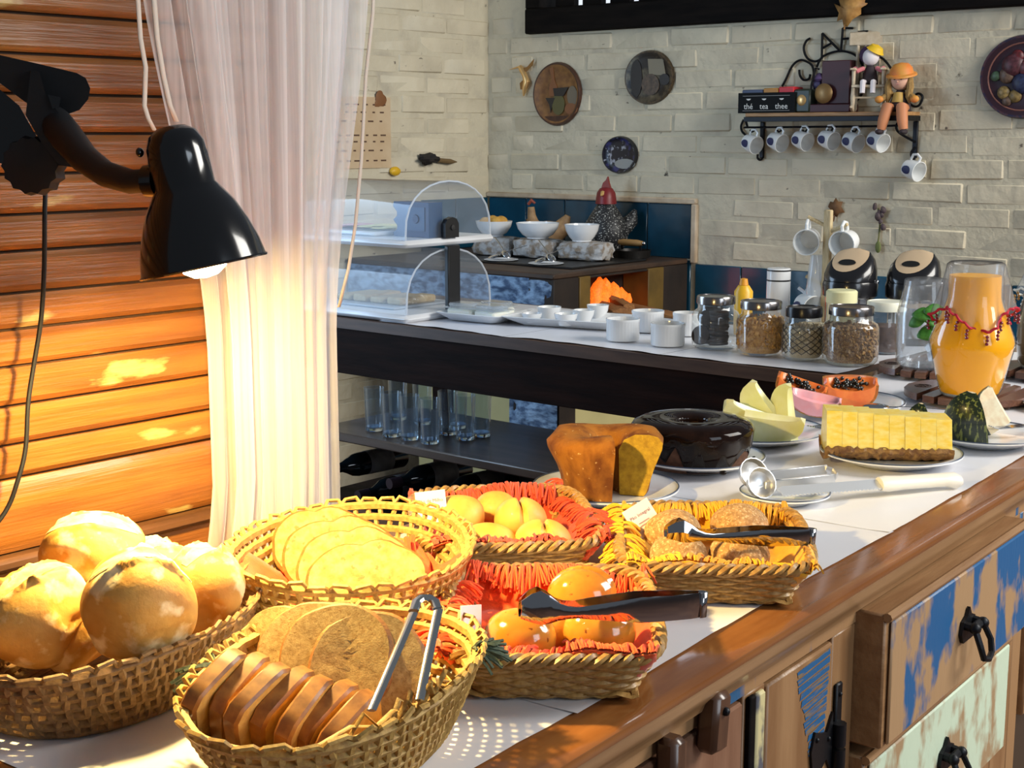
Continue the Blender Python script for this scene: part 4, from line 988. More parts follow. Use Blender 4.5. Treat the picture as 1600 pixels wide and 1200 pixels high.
# fluted ramekins
def ramekin(px, py, r_, H, dsc):
    q = P(px, py, TOP+.002); t = thing('ramekin', dsc, 'ramekin', (q[0], q[1], TOP+.0042), 0, 'white fluted ramekins')
    n = 96
    def md(th, r, z): 
        k = 1 - (.018 if H*.06 < z < H*.86 and r > r_*.9 and int(round(th/(2*PI)*n)) % 3 == 0 else 0); return (r*k*math.cos(th), r*k*math.sin(th), z)
    MB().lathe([(.001, 0), (r_*.93, 0), (r_*.97, H*.08), (r_*.97, H*.84), (r_*1.0, H*.88), (r_*1.0, H), (r_*.94, H), (r_*.92, H*.85), (r_*.90, H*.15), (.001, H*.14)], n, mod=md).build('dish', ceramic, t)
    MB().lathe([(.001, H*.62), (r_*.9, H*.62)], 28).build('filling', M('white_yogurt', (.82, .80, .76), .4), t)
ramekin(973, 532, .046, .058, 'fluted ramekin nearest the small bowls tray'); ramekin(1043, 540, .046, .058, 'fluted ramekin nearest the dark cookie jar'); ramekin(1012, 518, .046, .058, 'fluted ramekin behind, between the two front ones'); ramekin(1072, 524, .038, .062, 'ramekin half hidden behind the dark cookie jar')

# ---- storage jars
jar_g = GLASS('jar_glass', (.93, .95, .96), .03, 1.0, haze=.09, hazecol=(.8, .9, 1))
lid_s = M('brushed_lid_steel', (.28, .26, .26), .20, metal=1.0); lid_k = M('black_lid', (.012, .012, .014), .25, metal=.3); lid_c = M('cream_lid', (.72, .72, .60), .4)
def jar_shell(t, R_, H, lidr, lidh, lid_mat):
    pr = [(.001, 0), (R_*.86, 0), (R_*.98, R_*.14), (R_, R_*.3), (R_, H*.70), (R_*.93, H*.80), (lidr*.93, H*.86), (lidr*.93, H)]
    def oct(th, r, z):
        k = 1 + .035*math.cos(4*th); return (r*k*math.cos(th), r*k*math.sin(th), z)
    MB().lathe(pr, 48, mod=oct, end=False).build('glass_body', jar_g, t, smooth='all')
    MB().lathe([(lidr*.96, H-.004), (lidr, H-.003), (lidr, H-.003+lidh), (lidr*.97, H+lidh), (lidr*.90, H+lidh*1.02), (lidr*.88, H+lidh*.92), (.001, H+lidh*.92)], 36).build('lid', lid_mat, t)
def mat_of(n, c, c2, **k): return M(n, c, .65, c2=c2, scale=30, bump=.4, **k)
def filled(t, name, mat, R_, h, mk, count, seed, rin=.90):
    rr = random.Random(seed); m = MB()
    m.lathe([(.001, .006), (R_*.80, .006), (R_*.86, R_*.2), (R_*.86, h*.93), (R_*.5, h), (.001, h)], 20)
    for k in range(count):
        th = rr.uniform(0, 2*PI)
        if rr.random() < .8: rad = R_*rin; z = rr.uniform(.010+R_*.12, h)
        else: rad = R_*rin*math.sqrt(rr.random()); z = h+rr.uniform(-.002, .005)
        if z < R_*.35: rad *= .95
        mk(m, rr, rad*math.cos(th), rad*math.sin(th), z, th)
    return m.build(name, mat, t, kind='stuff')
def jar(px, py, R_, H, lidr, lidh, lid_mat, dsc, kind, z=TOP):
    q = P(px, py, z); d = unit((q[0], q[1], 0))
    q = np.array([q[0], q[1], 0]) + d*R_
    t = thing('storage_jar', dsc, 'jar', (q[0], q[1], TOP+.0035), RB+.2, 'glass jars with lids on the dark counter')
    jar_shell(t, R_, H, lidr, lidh, lid_mat)
    if kind == 'cookies':
        cm = mat_of('dark_chocolate_cookie', (.020, .011, .008), (.035, .02, .014)); m = MB(); rr = random.Random(4)
        for k in range(10): m.join(MB().lathe([(.001, 0), (.024, 0), (.0255, .004), (.024, .008), (.001, .008)], 18).xf(rot=(rr.uniform(-.1, .1), rr.uniform(-.1, .1), 0), loc=(.018+rr.uniform(-.002, .002), -.022, .010+.0092*k)))
        for k in range(6): m.join(MB().lathe([(.001, 0), (.024, 0), (.0255, .004), (.024, .008), (.001, .008)], 18).xf(rot=(1.35+rr.uniform(-.1, .1), .2, 0), loc=(-.028+.001*k, -.028+.0092*k, .033)))
        for k in range(4): m.join(MB().lathe([(.001, 0), (.024, 0), (.0255, .004), (.024, .008), (.001, .008)], 18).xf(rot=(.2, .1, 0), loc=(-.022, .02, .012+.0092*k)))
        for k in range(3): m.join(MB().lathe([(.001, 0), (.024, 0), (.0255, .004), (.024, .008), (.001, .008)], 18).xf(rot=(1.2, .5, 0), loc=(-.015+.01*k, -.02+.012*k, .082)))
        m.build('cookies', cm, t)
    elif kind == 'cornflakes':
        def mk(m, rr, x, y, z, th):
            s_ = rr.uniform(.006, .010); m.join(MB().blob((0, 0, 0), (s_, s_*.8, s_*.25), 7, 4, lumpy(rr.randint(0, 99), .25)).xf(rot=(rr.uniform(0, 3), rr.uniform(0, 3), rr.uniform(0, 3)), loc=(x, y, z)))
        filled(t, 'corn_flakes', M('corn_flake', (.66, .38, .10), .6, c2=(.46, .22, .045), scale=60), R_, H*.74, mk, 420, 5)
    elif kind == 'oats':
        def mk(m, rr, x, y, z, th):
            s_ = rr.uniform(.004, .006); m.join(MB().blob((0, 0, 0), (s_, s_*.8, s_*.4), 6, 4).xf(rot=(rr.uniform(0, 3), rr.uniform(0, 3), rr.uniform(0, 3)), loc=(x, y, z)))
        filled(t, 'oat_flakes', M('oat_flake', (.66, .56, .38), .7, c2=(.50, .40, .25), scale=80), R_, H*.72, mk, 420, 6, .90)
        m = MB()
        for k in range(14):
            for sg in (-1, 1):
                pts = []
                for j in range(15):
                    s_ = j/14; th = sg*s_*1.9 + k*2*PI/14; pts.append((R_*.975*math.cos(th), R_*.975*math.sin(th), .016+H*.62*s_))
                m.tube(pts, .0009, 4)
        m.build('diamond_net', M('dark_net_line', (.04, .03, .02), .6), t)
    elif kind == 'granola':
        def mk(m, rr, x, y, z, th):
            s_ = rr.uniform(.004, .008); m.join(MB().blob((0, 0, 0), (s_, s_*.8, s_*.7), 6, 4, lumpy(rr.randint(0, 99), .3)).xf(rot=(rr.uniform(0, 3),)*3, loc=(x, y, z)))
        filled(t, 'granola', M('granola_cluster', (.42, .24, .08), .7, c2=(.18, .09, .035), scale=70, band=(.4, .6), c3=(.48, .34, .15), s3=50, band3=(.6, .66)), R_, H*.74, mk, 520, 8)
    elif kind == 'cocoa':
        MB().lathe([(.001, .004), (R_*.92, .005), (R_*.95, R_*.25), (R_*.95, H*.62), (.001, H*.66)], 32).build('cocoa_powder', M('cocoa_powder', (.115, .06, .04), .9, c2=(.07, .036, .025), scale=20), t)
    return t
jar(1117, 550, .061, .118, .050, .017, lid_s, 'glass jar of dark chocolate cookies, leftmost jar on the dark counter', 'cookies')
jar(1187, 560, .060, .118, .052, .017, lid_s, 'glass jar of corn flakes, second jar from the cookies', 'cornflakes')
jar(1254, 567, .052, .108, .045, .021, lid_k, 'glass jar of oats with black lid and diamond net', 'oats')
jar(1327, 576, .066, .122, .054, .017, lid_s, 'large glass jar of granola, nearest the papaya', 'granola')
jar(1382, 556, .049, .110, .049, .020, lid_c, 'jar of brown cocoa powder with cream white lid', 'cocoa')
# pieces seen behind the jars
q = P(1312, 545, TOP); t = thing('spread_jar', 'pale yellow lidded jar mostly hidden behind the granola jar', 'jar', (q[0], q[1], TOP+.004))
MB().lathe([(.001, 0), (.036, 0), (.038, .01), (.038, .12), (.001, .12)], 28).build('jar_body', GLASS('spread_jar_glass', (.9, .9, .8), .05, haze=.4, hazecol=(.8, .75, .5)), t); MB().lathe([(.040, .118), (.040, .146), (.036, .15), (.001, .15)], 28).build('lid', M('pale_yellow_lid', (.70, .68, .40), .4), t)
q = P(1214, 522, TOP); t = thing('white_bottle', 'white flask with dark band standing behind the corn flakes jar', 'bottle', (q[0], q[1], TOP+.004))
MB().lathe([(.001, 0), (.033, 0), (.033, .145), (.001, .145)], 28).build('bottle_body', ceramic, t); MB().lathe([(.0315, .1455), (.0315, .149), (.001, .149)], 28).build('dark_band', blkp, t); MB().lathe([(.033, .1495), (.033, .178), (.030, .181), (.001, .181)], 28).build('cap', ceramic, t); MB().lathe([(.0333, .173), (.0333, .177)], 28).build('cap_band', blkp, t)
q = P(1160, 525, TOP); t = thing('honey_squeeze_bottle', 'yellow squeeze bottle peeking between the first two jars', 'bottle', (q[0], q[1], TOP+.004))
MB().lathe([(.001, 0), (.024, 0), (.026, .02), (.026, .12), (.015, .137), (.001, .137)], 20).build('bottle_body', M('yellow_plastic', (.75, .42, .02), .35), t); MB().lathe([(.013, .1375), (.010, .155), (.001, .157)], 14).build('nozzle', M('orange_nozzle', (.7, .3, .02), .4), t)

# ---- airpots
blk_g = M('glossy_black_plastic', (.010, .010, .012), .22, coat=.3); copper = M('rose_gold_panel', (.90, .66, .42), .22, metal=.45); st_body = M('mirror_steel_body', (.66, .66, .66), .10, metal=1.0)
def airpot(px, py, dsc):
    q = P(px, py, TOP); t = thing('airpot', dsc, 'thermos', (q[0], q[1], TOP+.0035), -PI/2-.65, 'pump thermoses')
    R_ = .068
    MB().lathe([(.001, 0), (R_*1.0, 0), (R_*1.02, .012), (R_*.97, .016)], 36).build('base_ring', blk_g, t)
    MB().lathe([(R_*.96, .0165), (R_*.96, .1152)], 40, end=False).build('body', st_body, t)
    MB().lathe([(R_*.97, .1155), (R_*1.06, .1200), (R_*1.08, .1500), (R_*1.04, .1590), (R_*.99, .1600)], 40).build('collar', blk_g, t)
    def lidf(th, r, z):
        # domed lid sloping down toward the spout (local +x)
        x, y = r*math.cos(th), r*math.sin(th); k = (z-.1605)/.085; zz_ = .1605 + (z-.1605)*(1 - .58*max(0, (x/R_+.35))**1.0*min(1, 1)) if z > .1606 else z
        return (x, y, zz_)
    MB().lathe([(R_*1.03, .1605), (R_*1.02, .1900), (R_*.93, .2170), (R_*.74, .2350), (R_*.4, .2430), (.001, .2450)], 44, mod=lidf).build('lid', blk_g, t)
    # sloping rose gold panel with the finger slot
    n = 28; rx, ry = .056, .050; v = [None]; pts = []
    def zs_(x, y): 
        r = min(math.hypot(x, y)/R_, 1.0); zz0 = np.interp(r, [0, .4, .74, .93, 1.02], [.2450, .2430, .2350, .2170, .1900])
        return .1605 + (zz0-.1605)*(1-.58*max(0, x/R_+.35)) + .0016
    def ring(sx, sy, ox): return [(ox+sx*math.cos(2*PI*k/n), sy*math.sin(2*PI*k/n)) for k in range(n)]
    rings = [ring(.050*s_, .048*s_, .003) for s_ in (1, .8, .6, .4, .1450)]
    vv = [(x, y, zs_(x, y)) for r_ in rings for x, y in r_] + [(.003, 0, zs_(.003, 0))]
    f = [(k*n+i, k*n+(i+1) % n, (k+1)*n+(i+1) % n, (k+1)*n+i) for k in range(4) for i in range(n)] + [(4*n+i, 4*n+(i+1) % n, 5*n) for i in range(n)]
    MB().add(vv, f).build('gold_panel', copper, t, smooth='all')
    sl = [(.026+.009*math.cos(2*PI*k/16), .025*math.sin(2*PI*k/16)) for k in range(16)]
    sv = [(x, y, zs_(x, y)+.0015) for x, y in sl]
    MB().add(sv, [tuple(range(16))]).build('finger_slot', M('slot_black', (.002, .002, .002), .8), t, smooth=False)
    for sy in (-1, 1): MB().blob((-.01, sy*.072, .1590), (.006, .005, .006), 10, 8).build('hinge_pin', steel, t)
airpot(1325, 532, 'left airpot thermos with black lid and rose gold panel'); airpot(1423, 536, 'right airpot thermos with black lid and rose gold panel')
# ---- mug tree behind the airpots
q = P(1302, 505, TOP); q = CC + 0
qx = FL(1292, 500, TOP); 
mt_ = P(1288, 512, TOP)
tr_ = thing('mug_tree', 'cream wooden mug tree behind the left airpot', 'mug tree', (mt_[0], mt_[1], TOP+.0035), RB)
crw = M('cream_wood', (.60, .48, .27), .6, c2=(.46, .34, .18), scale=10, stretch=(6, 6, 1))
MB().box((-.06, -.06, 0), (.06, .06, .012), .004).build('foot', crw, tr_); MB().box((-.012, -.008, .0125), (.012, .008, .335), .003).build('post', crw, tr_)
for sx, zq in ((-1, .29), (1, .275), (-1, .12)): MB().tube([(sx*.010, 0, zq), (sx*.062, -.004, zq+.022)], .0055, 8).build('peg', crw, tr_)
for (dx, dz, ry, dsc, gz) in ((-.062, .245, PI/2-.05, 'white mug hanging at the left of the mug tree', -1.25), (.056, .245, PI/2, 'white mug hanging at the right of the mug tree, mouth forward', -1.45), (-.055, .055, PI/2+.25, 'white mug hanging low on the mug tree behind the jars', -.5)):
    g = dup(mg); c, s_ = math.cos(RB), math.sin(RB)
    g.location = (mt_[0]+dx*c, mt_[1]+dx*s_, TOP+.0035+dz)
    g.rotation_euler = (Matrix.Rotation(RB+gz, 3, 'Z') @ Matrix.Rotation(PI/2+.12, 3, 'Y') @ Matrix.Rotation(PI, 3, 'Z')).to_euler(); g['label'] = dsc; g['group'] = 'white mugs on the mug tree'; g.name = 'tree_mug'; g.scale = (1.0,)*3
# translucent plastic funnel / folded cup sleeve hanging beside the mug tree
q2 = P(1272, 510, TOP); t = thing('plastic_cup_sleeve', 'translucent white plastic sleeve standing beside the left airpot', 'cup holder', (q2[0], q2[1], TOP+.0035), RB)
MB().lathe([(.026, 0), (.020, .05), (.028, .10), (.020, .17), (.016, .205)], 16, mod=lambda th, r, z: (r*math.cos(th)*(1+.15*math.sin(5*th+z*40)), r*math.sin(th), z)).build('sleeve', GLASS('milky_plastic', (.9, .93, .97), .1, 1, haze=.6, hazecol=(.85, .9, .95)), t)
MB().tube([(-.055, 0, .105), (-.02, 0, .085), (.02, 0, .08)], .005, 6).build('arm', ceramic, t)
TS = 6.0
# ================================================================ PITCHERS AND TRIVETS
tri_m = M('dark_hardwood_trivet', (.15, .065, .038), .35, c2=(.085, .034, .020), scale=6, stretch=(1, 8, 8), coat=.2)
burn = M('burnt_mark', (.02, .01, .008), .7)
def trivet(px, py, r_, dsc, rz, mark=True):
    q = P(px, py, TOP); t = thing('wooden_trivet', dsc, 'trivet', (q[0], q[1], TOP+.0035), rz, 'round slatted wooden trivets')
    xs = [-r_, -r_*.52, -r_*.40, -r_*.19, -r_*.12, r_*.09, r_*.16, r_*.37, r_*.44, r_*.58, r_*.66, r_]
    for k in range(6):
        a, b = xs[2*k], xs[2*k+1]; n = 6
        up = [(a+(b-a)*i/n, math.sqrt(max(r_*r_-(a+(b-a)*i/n)**2, 0))) for i in range(n+1)]
        poly = up + [(x, -y) for x, y in reversed(up)]; poly = [p for i, p in enumerate(poly) if i == 0 or math.hypot(p[0]-poly[i-1][0], p[1]-poly[i-1][1]) > 1e-5]
        MB().prism(poly, .006, .020, axis='z').build('slat', tri_m, t)
    for y in (-r_*.45, r_*.35): MB().box((-r_*.82, y, 0), (r_*.82, y+.018, .0058), .001).build('crossbar', tri_m, t)
    if mark:
        MB().tube([(-r_*.72+.017*math.cos(a), -.012+.017*math.sin(a), .0202) for a in [2*PI*k/20 for k in range(20)]], .0008, 4, closed=True).tube([(-r_*.72, -.028, .0203), (-r_*.72, .002, .0203)], .0008, 4).tube([(-r_*.72-.01, -.020, .0203), (-r_*.72, -.010, .0203), (-r_*.72+.01, -.020, .0203)], .0008, 4).tube([(-r_*.72-.011, -.008, .0203), (-r_*.72, .0, .0203), (-r_*.72+.011, -.008, .0203)], .0008, 4).build('burnt_emblem', burn, t)
    return TOP+.0035+.0205
zt2 = trivet(1453, 586, .118, 'wooden trivet under the mint water pitcher', RB+.25)
trivet(1512, 626, .130, 'wooden trivet under the orange juice pitcher, nearest one', RB+.05)
trivet(1640, 590, .120, 'wooden trivet at the right border under the brown juice pitcher', RB+.1, False)
pit_g = GLASS('pitcher_glass', (.97, .98, .99), .02, .9)
oj = M('orange_juice', (.93, .42, .006), .4, spec=.15, c2=(.90, .40, .006), scale=6, emit=None)
lace = GLASS('white_tulle_cover', (.985, .99, .995), .5, .1, haze=.13, hazecol=(.9, .93, .97))
red_t = M('red_crochet_edge', (.45, .008, .03), .7); bead_m = M('dark_red_beads', (.16, .008, .02), .25, coat=.4); bead_w = M('clear_beads', (.75, .70, .62), .2)
def doily(t, rt, zt, drop, seed, edge, beads, flare=1.35):
    rr = random.Random(seed); ph = rr.uniform(0, 6)
    def md(th, r, z):
        k = (zt-z)/drop; w_ = .10*k*math.sin(7*th+ph)+.05*k*math.sin(11*th+ph*2); zz_ = z - .020*k*math.sin(3*th+ph)
        return (r*(1+w_)*math.cos(th), r*(1+w_)*math.sin(th), zz_)
    pr = [(.001, zt-.006), (rt*.5, zt-.004), (rt*.9, zt), (rt, zt-.004)] + [(rt*(1+(flare-1)*k/6), zt-.006-drop*k/6) for k in range(1, 7)]
    MB().lathe(pr, 84, mod=md, end=False).build('tulle_cover', lace, t, smooth='all')
    pts = []
    for k in range(168):
        th = 2*PI*k/168; x, y, z = md(th, rt*flare*1.0, zt-.006-drop); s_ = 1+.035*math.sin(th*28)
        pts.append((x*s_, y*s_, z+.002*math.sin(th*28+1.5)))
    MB().tube(pts, .0028, 6, closed=True).build('crochet_edge', edge, t)
    m = MB(); 
    for k in range(26):
        th = 2*PI*k/26; x, y, z = md(th, rt*flare*1.03, zt-.010-drop)
        for j in range(3): m.blob((x+rr.uniform(-.002, .002), y, z-.006-.007*j), .0036, 7, 5)
    m.build('bead_fringe', beads, t, kind='stuff')
def pitcher(px, py, prof, fill_mat, fill_h, dsc, z0, pull=None):
    q = P(px, py, z0); d = unit((q[0], q[1], 0)); q = np.array([q[0], q[1], 0]) + d*prof[1][0]*.8
    t = thing('glass_pitcher', dsc, 'pitcher', (q[0], q[1], z0), .4, 'glass pitchers at the far end')
    MB().lathe(prof, 48, end=False).build('glass_body', pit_g, t, smooth='all')
    if fill_mat:
        rs = [p[0] for p in prof[1:]]; zs_ = [p[1] for p in prof[1:]]
        pr = [(.001, .006)] + [(max(.002, float(np.interp(z, zs_, rs))-.0025), z) for z in [.006+(fill_h-.006)*k/16 for k in range(17)]] + [(.001, fill_h)]
        MB().lathe(pr, 48).build('juice', fill_mat, t)
    return t
sc_ = 3.1/2250
zt1 = TOP+.0035+.0205
t = pitcher(1514, 622, [(.001, 0), (.056, 0), (.062, .010), (.084, .100), (.086, .108), (.082, .122), (.058, .185), (.054, .20), (.053, .262), (.056, .268)], oj, .245, 'glass pitcher of orange juice under a red edged tulle cover', zt1)
doily(t, .057, .272, .105, 4, red_t, bead_m)
MB().tube([(.050, .02, .235), (.095, .035, .24), (.108, .04, .19), (.100, .038, .14), (.078, .028, .115)], .007, 10).build('handle', pit_g, t)
t = pitcher(1441, 578, [(.001, 0), (.050, 0), (.060, .012), (.064, .06), (.063, .12), (.050, .185), (.047, .20)], GLASS('ice_water', (.92, .95, .98), .04, .8, haze=.20, hazecol=(.92, .96, 1)), .14, 'glass pitcher of iced water with mint leaves', zt1)
MB().lathe([(.001, .2045), (.030, .206), (.047, .203), (.049, .20), (.050, .165), (.054, .14)], 40, end=False).build('tulle_cover', lace, t, smooth='all')
mint = M('mint_leaf', (.06, .24, .03), .5, c2=(.03, .13, .015), scale=20)
rr = random.Random(3)
for k, (a, z, s_) in enumerate([(-2.3, .128, 1.1), (-1.9, .135, 1.2), (-2.5, .112, .9), (-2.0, .115, 1.1), (-2.05, .088, 1.3), (-1.7, .10, 1.0), (-1.6, .13, 1.0)]):
    m = MB().grid(lambda i, j: ((i-.5)*.045*s_, (j-.5)*.032*s_*math.sin(PI*(i*.94+.03))**.8, .006*math.sin(PI*i)-.004*abs(j-.5)), 8, 4)
    o = m.build('mint_leaf', mint, t, loc=(.0655*math.cos(a), .0655*math.sin(a), z), rot=(1.1+rr.uniform(-.3, .3), rr.uniform(-.5, .5), a+PI/2), smooth='all'); solidify(o, .0012)
MB().blob((-.02, -.061, .112), (.016, .004, .006), 8, 6).build('cinnamon_bit', M('brown_bit', (.15, .05, .03), .6), t)
for k in range(5): MB().box((-.012, -.012, -.012), (.012, .012, .012), .003).build('ice_cube', GLASS('ice', (.85, .92, 1), .05, 1, haze=.3), t, loc=(rr.uniform(-.03, .03), rr.uniform(-.04, .03), .03+.016*k), rot=(rr.uniform(0, 3),)*3)
t = pitcher(1632, 578, [(.001, 0), (.050, 0), (.060, .012), (.066, .06), (.066, .10), (.055, .16), (.047, .20), (.046, .235)], M('brown_juice', (.16, .085, .02), .3, coat=.4), .17, 'glass pitcher of brown juice at the right border', zt1)
doily(t, .049, .240, .075, 9, M('white_crochet_edge', (.8, .78, .7), .7), M('amber_beads', (.35, .17, .03), .3, coat=.4), 1.3)

# ================================================================ PLATES OF FRUIT AND CAKE
china = M('white_china', (.78, .79, .80), .14, coat=.4); rimline = M('blue_grey_rim_line', (.05, .07, .12), .3)
def plate(px, py, r_, dsc, z=TOP+.0032, name='dinner_plate', lift=.018):
    q = P(px, py, z); t = thing(name, dsc, 'plate', (q[0], q[1], z), 0, 'white china plates')
    MB().lathe([(.001, 0), (r_*.56, 0), (r_*.60, .003), (r_*.72, .006), (r_, lift), (r_*1.002, lift+.0022), (r_*.985, lift+.0028), (r_*.70, .0095), (r_*.60, .0065), (.001, .006)], 56).build('dish', china, t)
    MB().tube([(r_*.99*math.cos(2*PI*k/64), r_*.99*math.sin(2*PI*k/64), lift+.0032) for k in range(64)], .0011, 5, closed=True).build('rim_line', rimline, t)
    return t, np.array([q[0], q[1], z+.0068])
# --- cut ring cake
bt, bq = plate(946, 778, .112, 'china plate under the cut orange ring cake')
crust = M('orange_brown_crust', (.33, .125, .018), .8, spec=.2, c2=(.15, .045, .009), scale=6, stretch=(1, 1, .6), band=(.42, .66), bump=.7, bscale=40, c3=(.66, .44, .18), s3=20, band3=(.66, .74), stretch3=(1, 1, 1))
crumb = M('yellow_cake_crumb', (.52, .32, .022), .8, c2=(.34, .19, .012), scale=16, bump=.8, bscale=70)
ck = thing('cut_ring_cake', 'tall golden ring cake with a missing slice showing yellow crumb', 'cake', tuple(bq), 0)
def ring_sector(a0, a1, prof, n=48):
    k = len(prof); m = MB(); v = []; f = []; lf = lumpy(5, .03, 5)
    for i in range(n+1):
        th = a0+(a1-a0)*i/n
        for r, z in prof:
            s_ = lf(math.cos(th)*1.5, math.sin(th)*1.5, z*12)*(1+.012*math.sin(th*16)*(1 if z < .08 else .3)); v.append((r*s_*math.cos(th), r*s_*math.sin(th), z*(1+.03*math.sin(3*th)*(z > .07))))
    for i in range(n):
        for j in range(k): f.append((i*k+j, (i+1)*k+j, (i+1)*k+(j+1) % k, i*k+(j+1) % k))
    m.add(v, f); caps = ([v[j] for j in range(k)], [v[n*k+j] for j in range(k)]); return m, caps
cprof = [(.022, .0005), (.060, .0005), (.064, .006), (.073, .042), (.087, .076), (.088, .086), (.080, .095), (.066, .098), (.045, .097), (.028, .088), (.020, .072)]
m, caps = ring_sector(math.radians(-18), math.radians(-85+360), cprof)
m.build('crust', crust, ck, smooth='all')
for cpt in caps: MB().add(cpt, [tuple(range(len(cpt)))]).build('cut_face', crumb, ck, smooth=False)
# crumbs
for k in range(5): MB().blob((0, 0, 0), .003, 6, 4, lumpy(k, .3)).build('crumb', crust, ck, loc=(.03+.012*k, -.075+.006*(k % 3), .003))
# --- chocolate ring cake
ct, cq = plate(1090, 728, .112, 'china plate under the glazed chocolate cake')
choc = M('glossy_chocolate_glaze', (.006, .003, .0025), .07, spec=.22, c2=(.010, .005, .004), scale=10, bump=.05, bscale=3); chocake = M('brown_chocolate_sponge', (.11, .045, .022), .7, c2=(.07, .028, .014), scale=18, bump=.4)
kk = thing('chocolate_cake', 'round chocolate ring cake with glossy dark dripping glaze', 'cake', (cq[0]-.011, cq[1]-.004, cq[2]), 0); kk.scale = (1.08, 1.08, .95)
MB().lathe([(.018, .0005), (.080, .0005), (.084, .006), (.090, .04), (.092, .066), (.080, .074), (.03, .074), (.020, .06)], 56, close=True).build('sponge', chocake, kk)
def drip(th): 
    s_ = .5+.5*math.sin(9*th+1)*math.sin(5*th+2)+.25*math.sin(17*th); return max(0, min(1, s_))
rings = []
n = 96
def dm(th, r, z):
    if z < .06: z = .066 - (.066-z)*(.30+1.0*drip(th)); z = max(z, .002); r = np.interp(z, [0, .04, .066], [.0835, .0925, .0955])
    return (r*math.cos(th), r*math.sin(th), z)
MB().lathe([(.017, .058), (.019, .070), (.028, .079), (.050, .082), (.076, .080), (.090, .074), (.0955, .064), (.0935, .05), (.0925, .035), (.0915, .02), (.09, .012)], n, mod=dm).build('glaze', choc, kk, smooth='all')
for k, (a, d) in enumerate([(-.15, .099), (-.3, .100), (.05, .098), (-1.2, .098)]): MB().blob((d*math.cos(a), d*math.sin(a), .006), (.006, .005, .004), 8, 6).build('chocolate_drop', choc, kk)
# --- melon
mt2, mq = plate(1180, 686, .128, 'china plate under the pale melon slices')
melon = M('pale_melon_flesh', (.72, .72, .34), .32, c2=(.78, .78, .50), scale=6, sss=.15, ssr=(.03, .03, .01), coat=.2)
def wedge(L, Ro, Ri, a0, a1, n=14, m_=8, pw=.55):
    m = MB(); v = []; f = []
    for i in range(n+1):
        t = .02+.96*i/n; s_ = math.sin(PI*t)**pw; x = -L/2*math.cos(PI*t)
        for j in range(m_+1): a = a0+(a1-a0)*j/m_; v.append((x, Ro*s_*math.cos(a), Ro*s_*math.sin(a)))
        for j in range(3): a = a1+(a0-a1)*j/2; v.append((x*.9, Ri*s_*math.cos(a), Ri*s_*math.sin(a)))
    k = m_+4
    for i in range(n):
        for j in range(k): f.append((i*k+j, (i+1)*k+j, (i+1)*k+(j+1) % k, i*k+(j+1) % k))
    f += [tuple(range(k)), tuple(n*k+j for j in range(k-1, -1, -1))]
    return m.add(v, f)
def half_wedge(L, Ro, Ri, a0, a1, n=9, m_=8, pw=.55):
    m = MB(); v = []; f = []
    for i in range(n+1):
        s0 = i/n; s_ = math.sin(PI/2*(.04+.96*s0))**pw; x = -L*math.cos(PI/2*s0)
        for j in range(m_+1): a = a0+(a1-a0)*j/m_; v.append((x, Ro*s_*math.cos(a), Ro*s_*math.sin(a)))
        for j in range(3): a = a1+(a0-a1)*j/2; v.append((x*.92, Ri*s_*math.cos(a), Ri*s_*math.sin(a)))
    k = m_+4
    for i in range(n):
        for j in range(k): f.append((i*k+j, (i+1)*k+j, (i+1)*k+(j+1) % k, i*k+(j+1) % k))
    f += [tuple(range(k)), tuple(n*k+j for j in range(k-1, -1, -1))]
    return m.add(v, f)
def melon_slice(px, py, dsc, rot, L=.10, dz=.0):
    q = P(px, py, TOP+.03+dz)
    w_ = half_wedge(L, .070, .018, -PI/2-.40, -PI/2+.40); w_.xf(loc=(L*.45, 0, .042))
    return w_.build('melon_slice', melon, loc=(q[0], q[1], TOP+.03+dz), rot=rot, label=dsc, cat='melon', group='melon slices on the plate')
melon_slice(1170, 655, 'melon slice leaning at the left of the fruit plate', (.85, .35, .15), .105, dz=.020)
melon_slice(1205, 663, 'front melon slice lying with its flat side toward the viewer', (-.85, -.12, PI-.25), .105, dz=.018)
melon_slice(1190, 642, 'melon slice at the back between the other slices', (.6, .85, -.3), .10, dz=.030)
melon_slice(1228, 652, 'upright melon slice at the right, pointing upward', (.1, 1.25, -1.25), .105, dz=.022)
# --- papaya
pt, pq = plate(1315, 640, .125, 'china plate under the cut papaya')
pap = M('orange_papaya_flesh', (.80, .22, .045), .35, c2=(.72, .15, .03), scale=8, sss=.1, coat=.2); papp = M('pink_papaya_flesh', (.82, .34, .36), .3, c2=(.80, .40, .44), scale=8, coat=.2); papskin = M('papaya_skin', (.55, .22, .03), .45, c2=(.36, .20, .03), scale=9)
seed_m = M('black_papaya_seeds', (.012, .012, .010), .2, coat=.4)
def papaya(px, py, dsc, L, Ro, rot, flesh, seeds, dz=.0):
    zc = TOP+.011+Ro*1.01+dz; q = P(px, py, zc); t = thing('papaya_piece', dsc, 'papaya', (q[0], q[1], zc), group='papaya pieces on the plate', rot=rot)
    wedge(L, Ro, Ro*.42, -PI/2-.85, -PI/2+.85).build('flesh', flesh, t)
    w2 = wedge(L*1.006, Ro*1.015, Ro*.97, -PI/2-.85, -PI/2+.85); w2.build('skin', papskin, t)
    if seeds:
        rr = random.Random(int(px)); m = MB()
        for k in range(70):
            x = rr.uniform(-L*.33, L*.33); m.blob((x, rr.uniform(-.014, .014), -Ro*.40+rr.uniform(-.004, .012)), rr.uniform(.0035, .005), 7, 5)
        m.build('seeds', seed_m, t, kind='stuff')
papaya(1331, 592, 'right papaya piece with black seeds facing forward', .108, .060, (.70, 0, .0), pap, True)
papaya(1256, 592, 'rear orange papaya piece with a ridge of black seeds', .100, .056, (.55, .30, -.2), pap, True, .010)
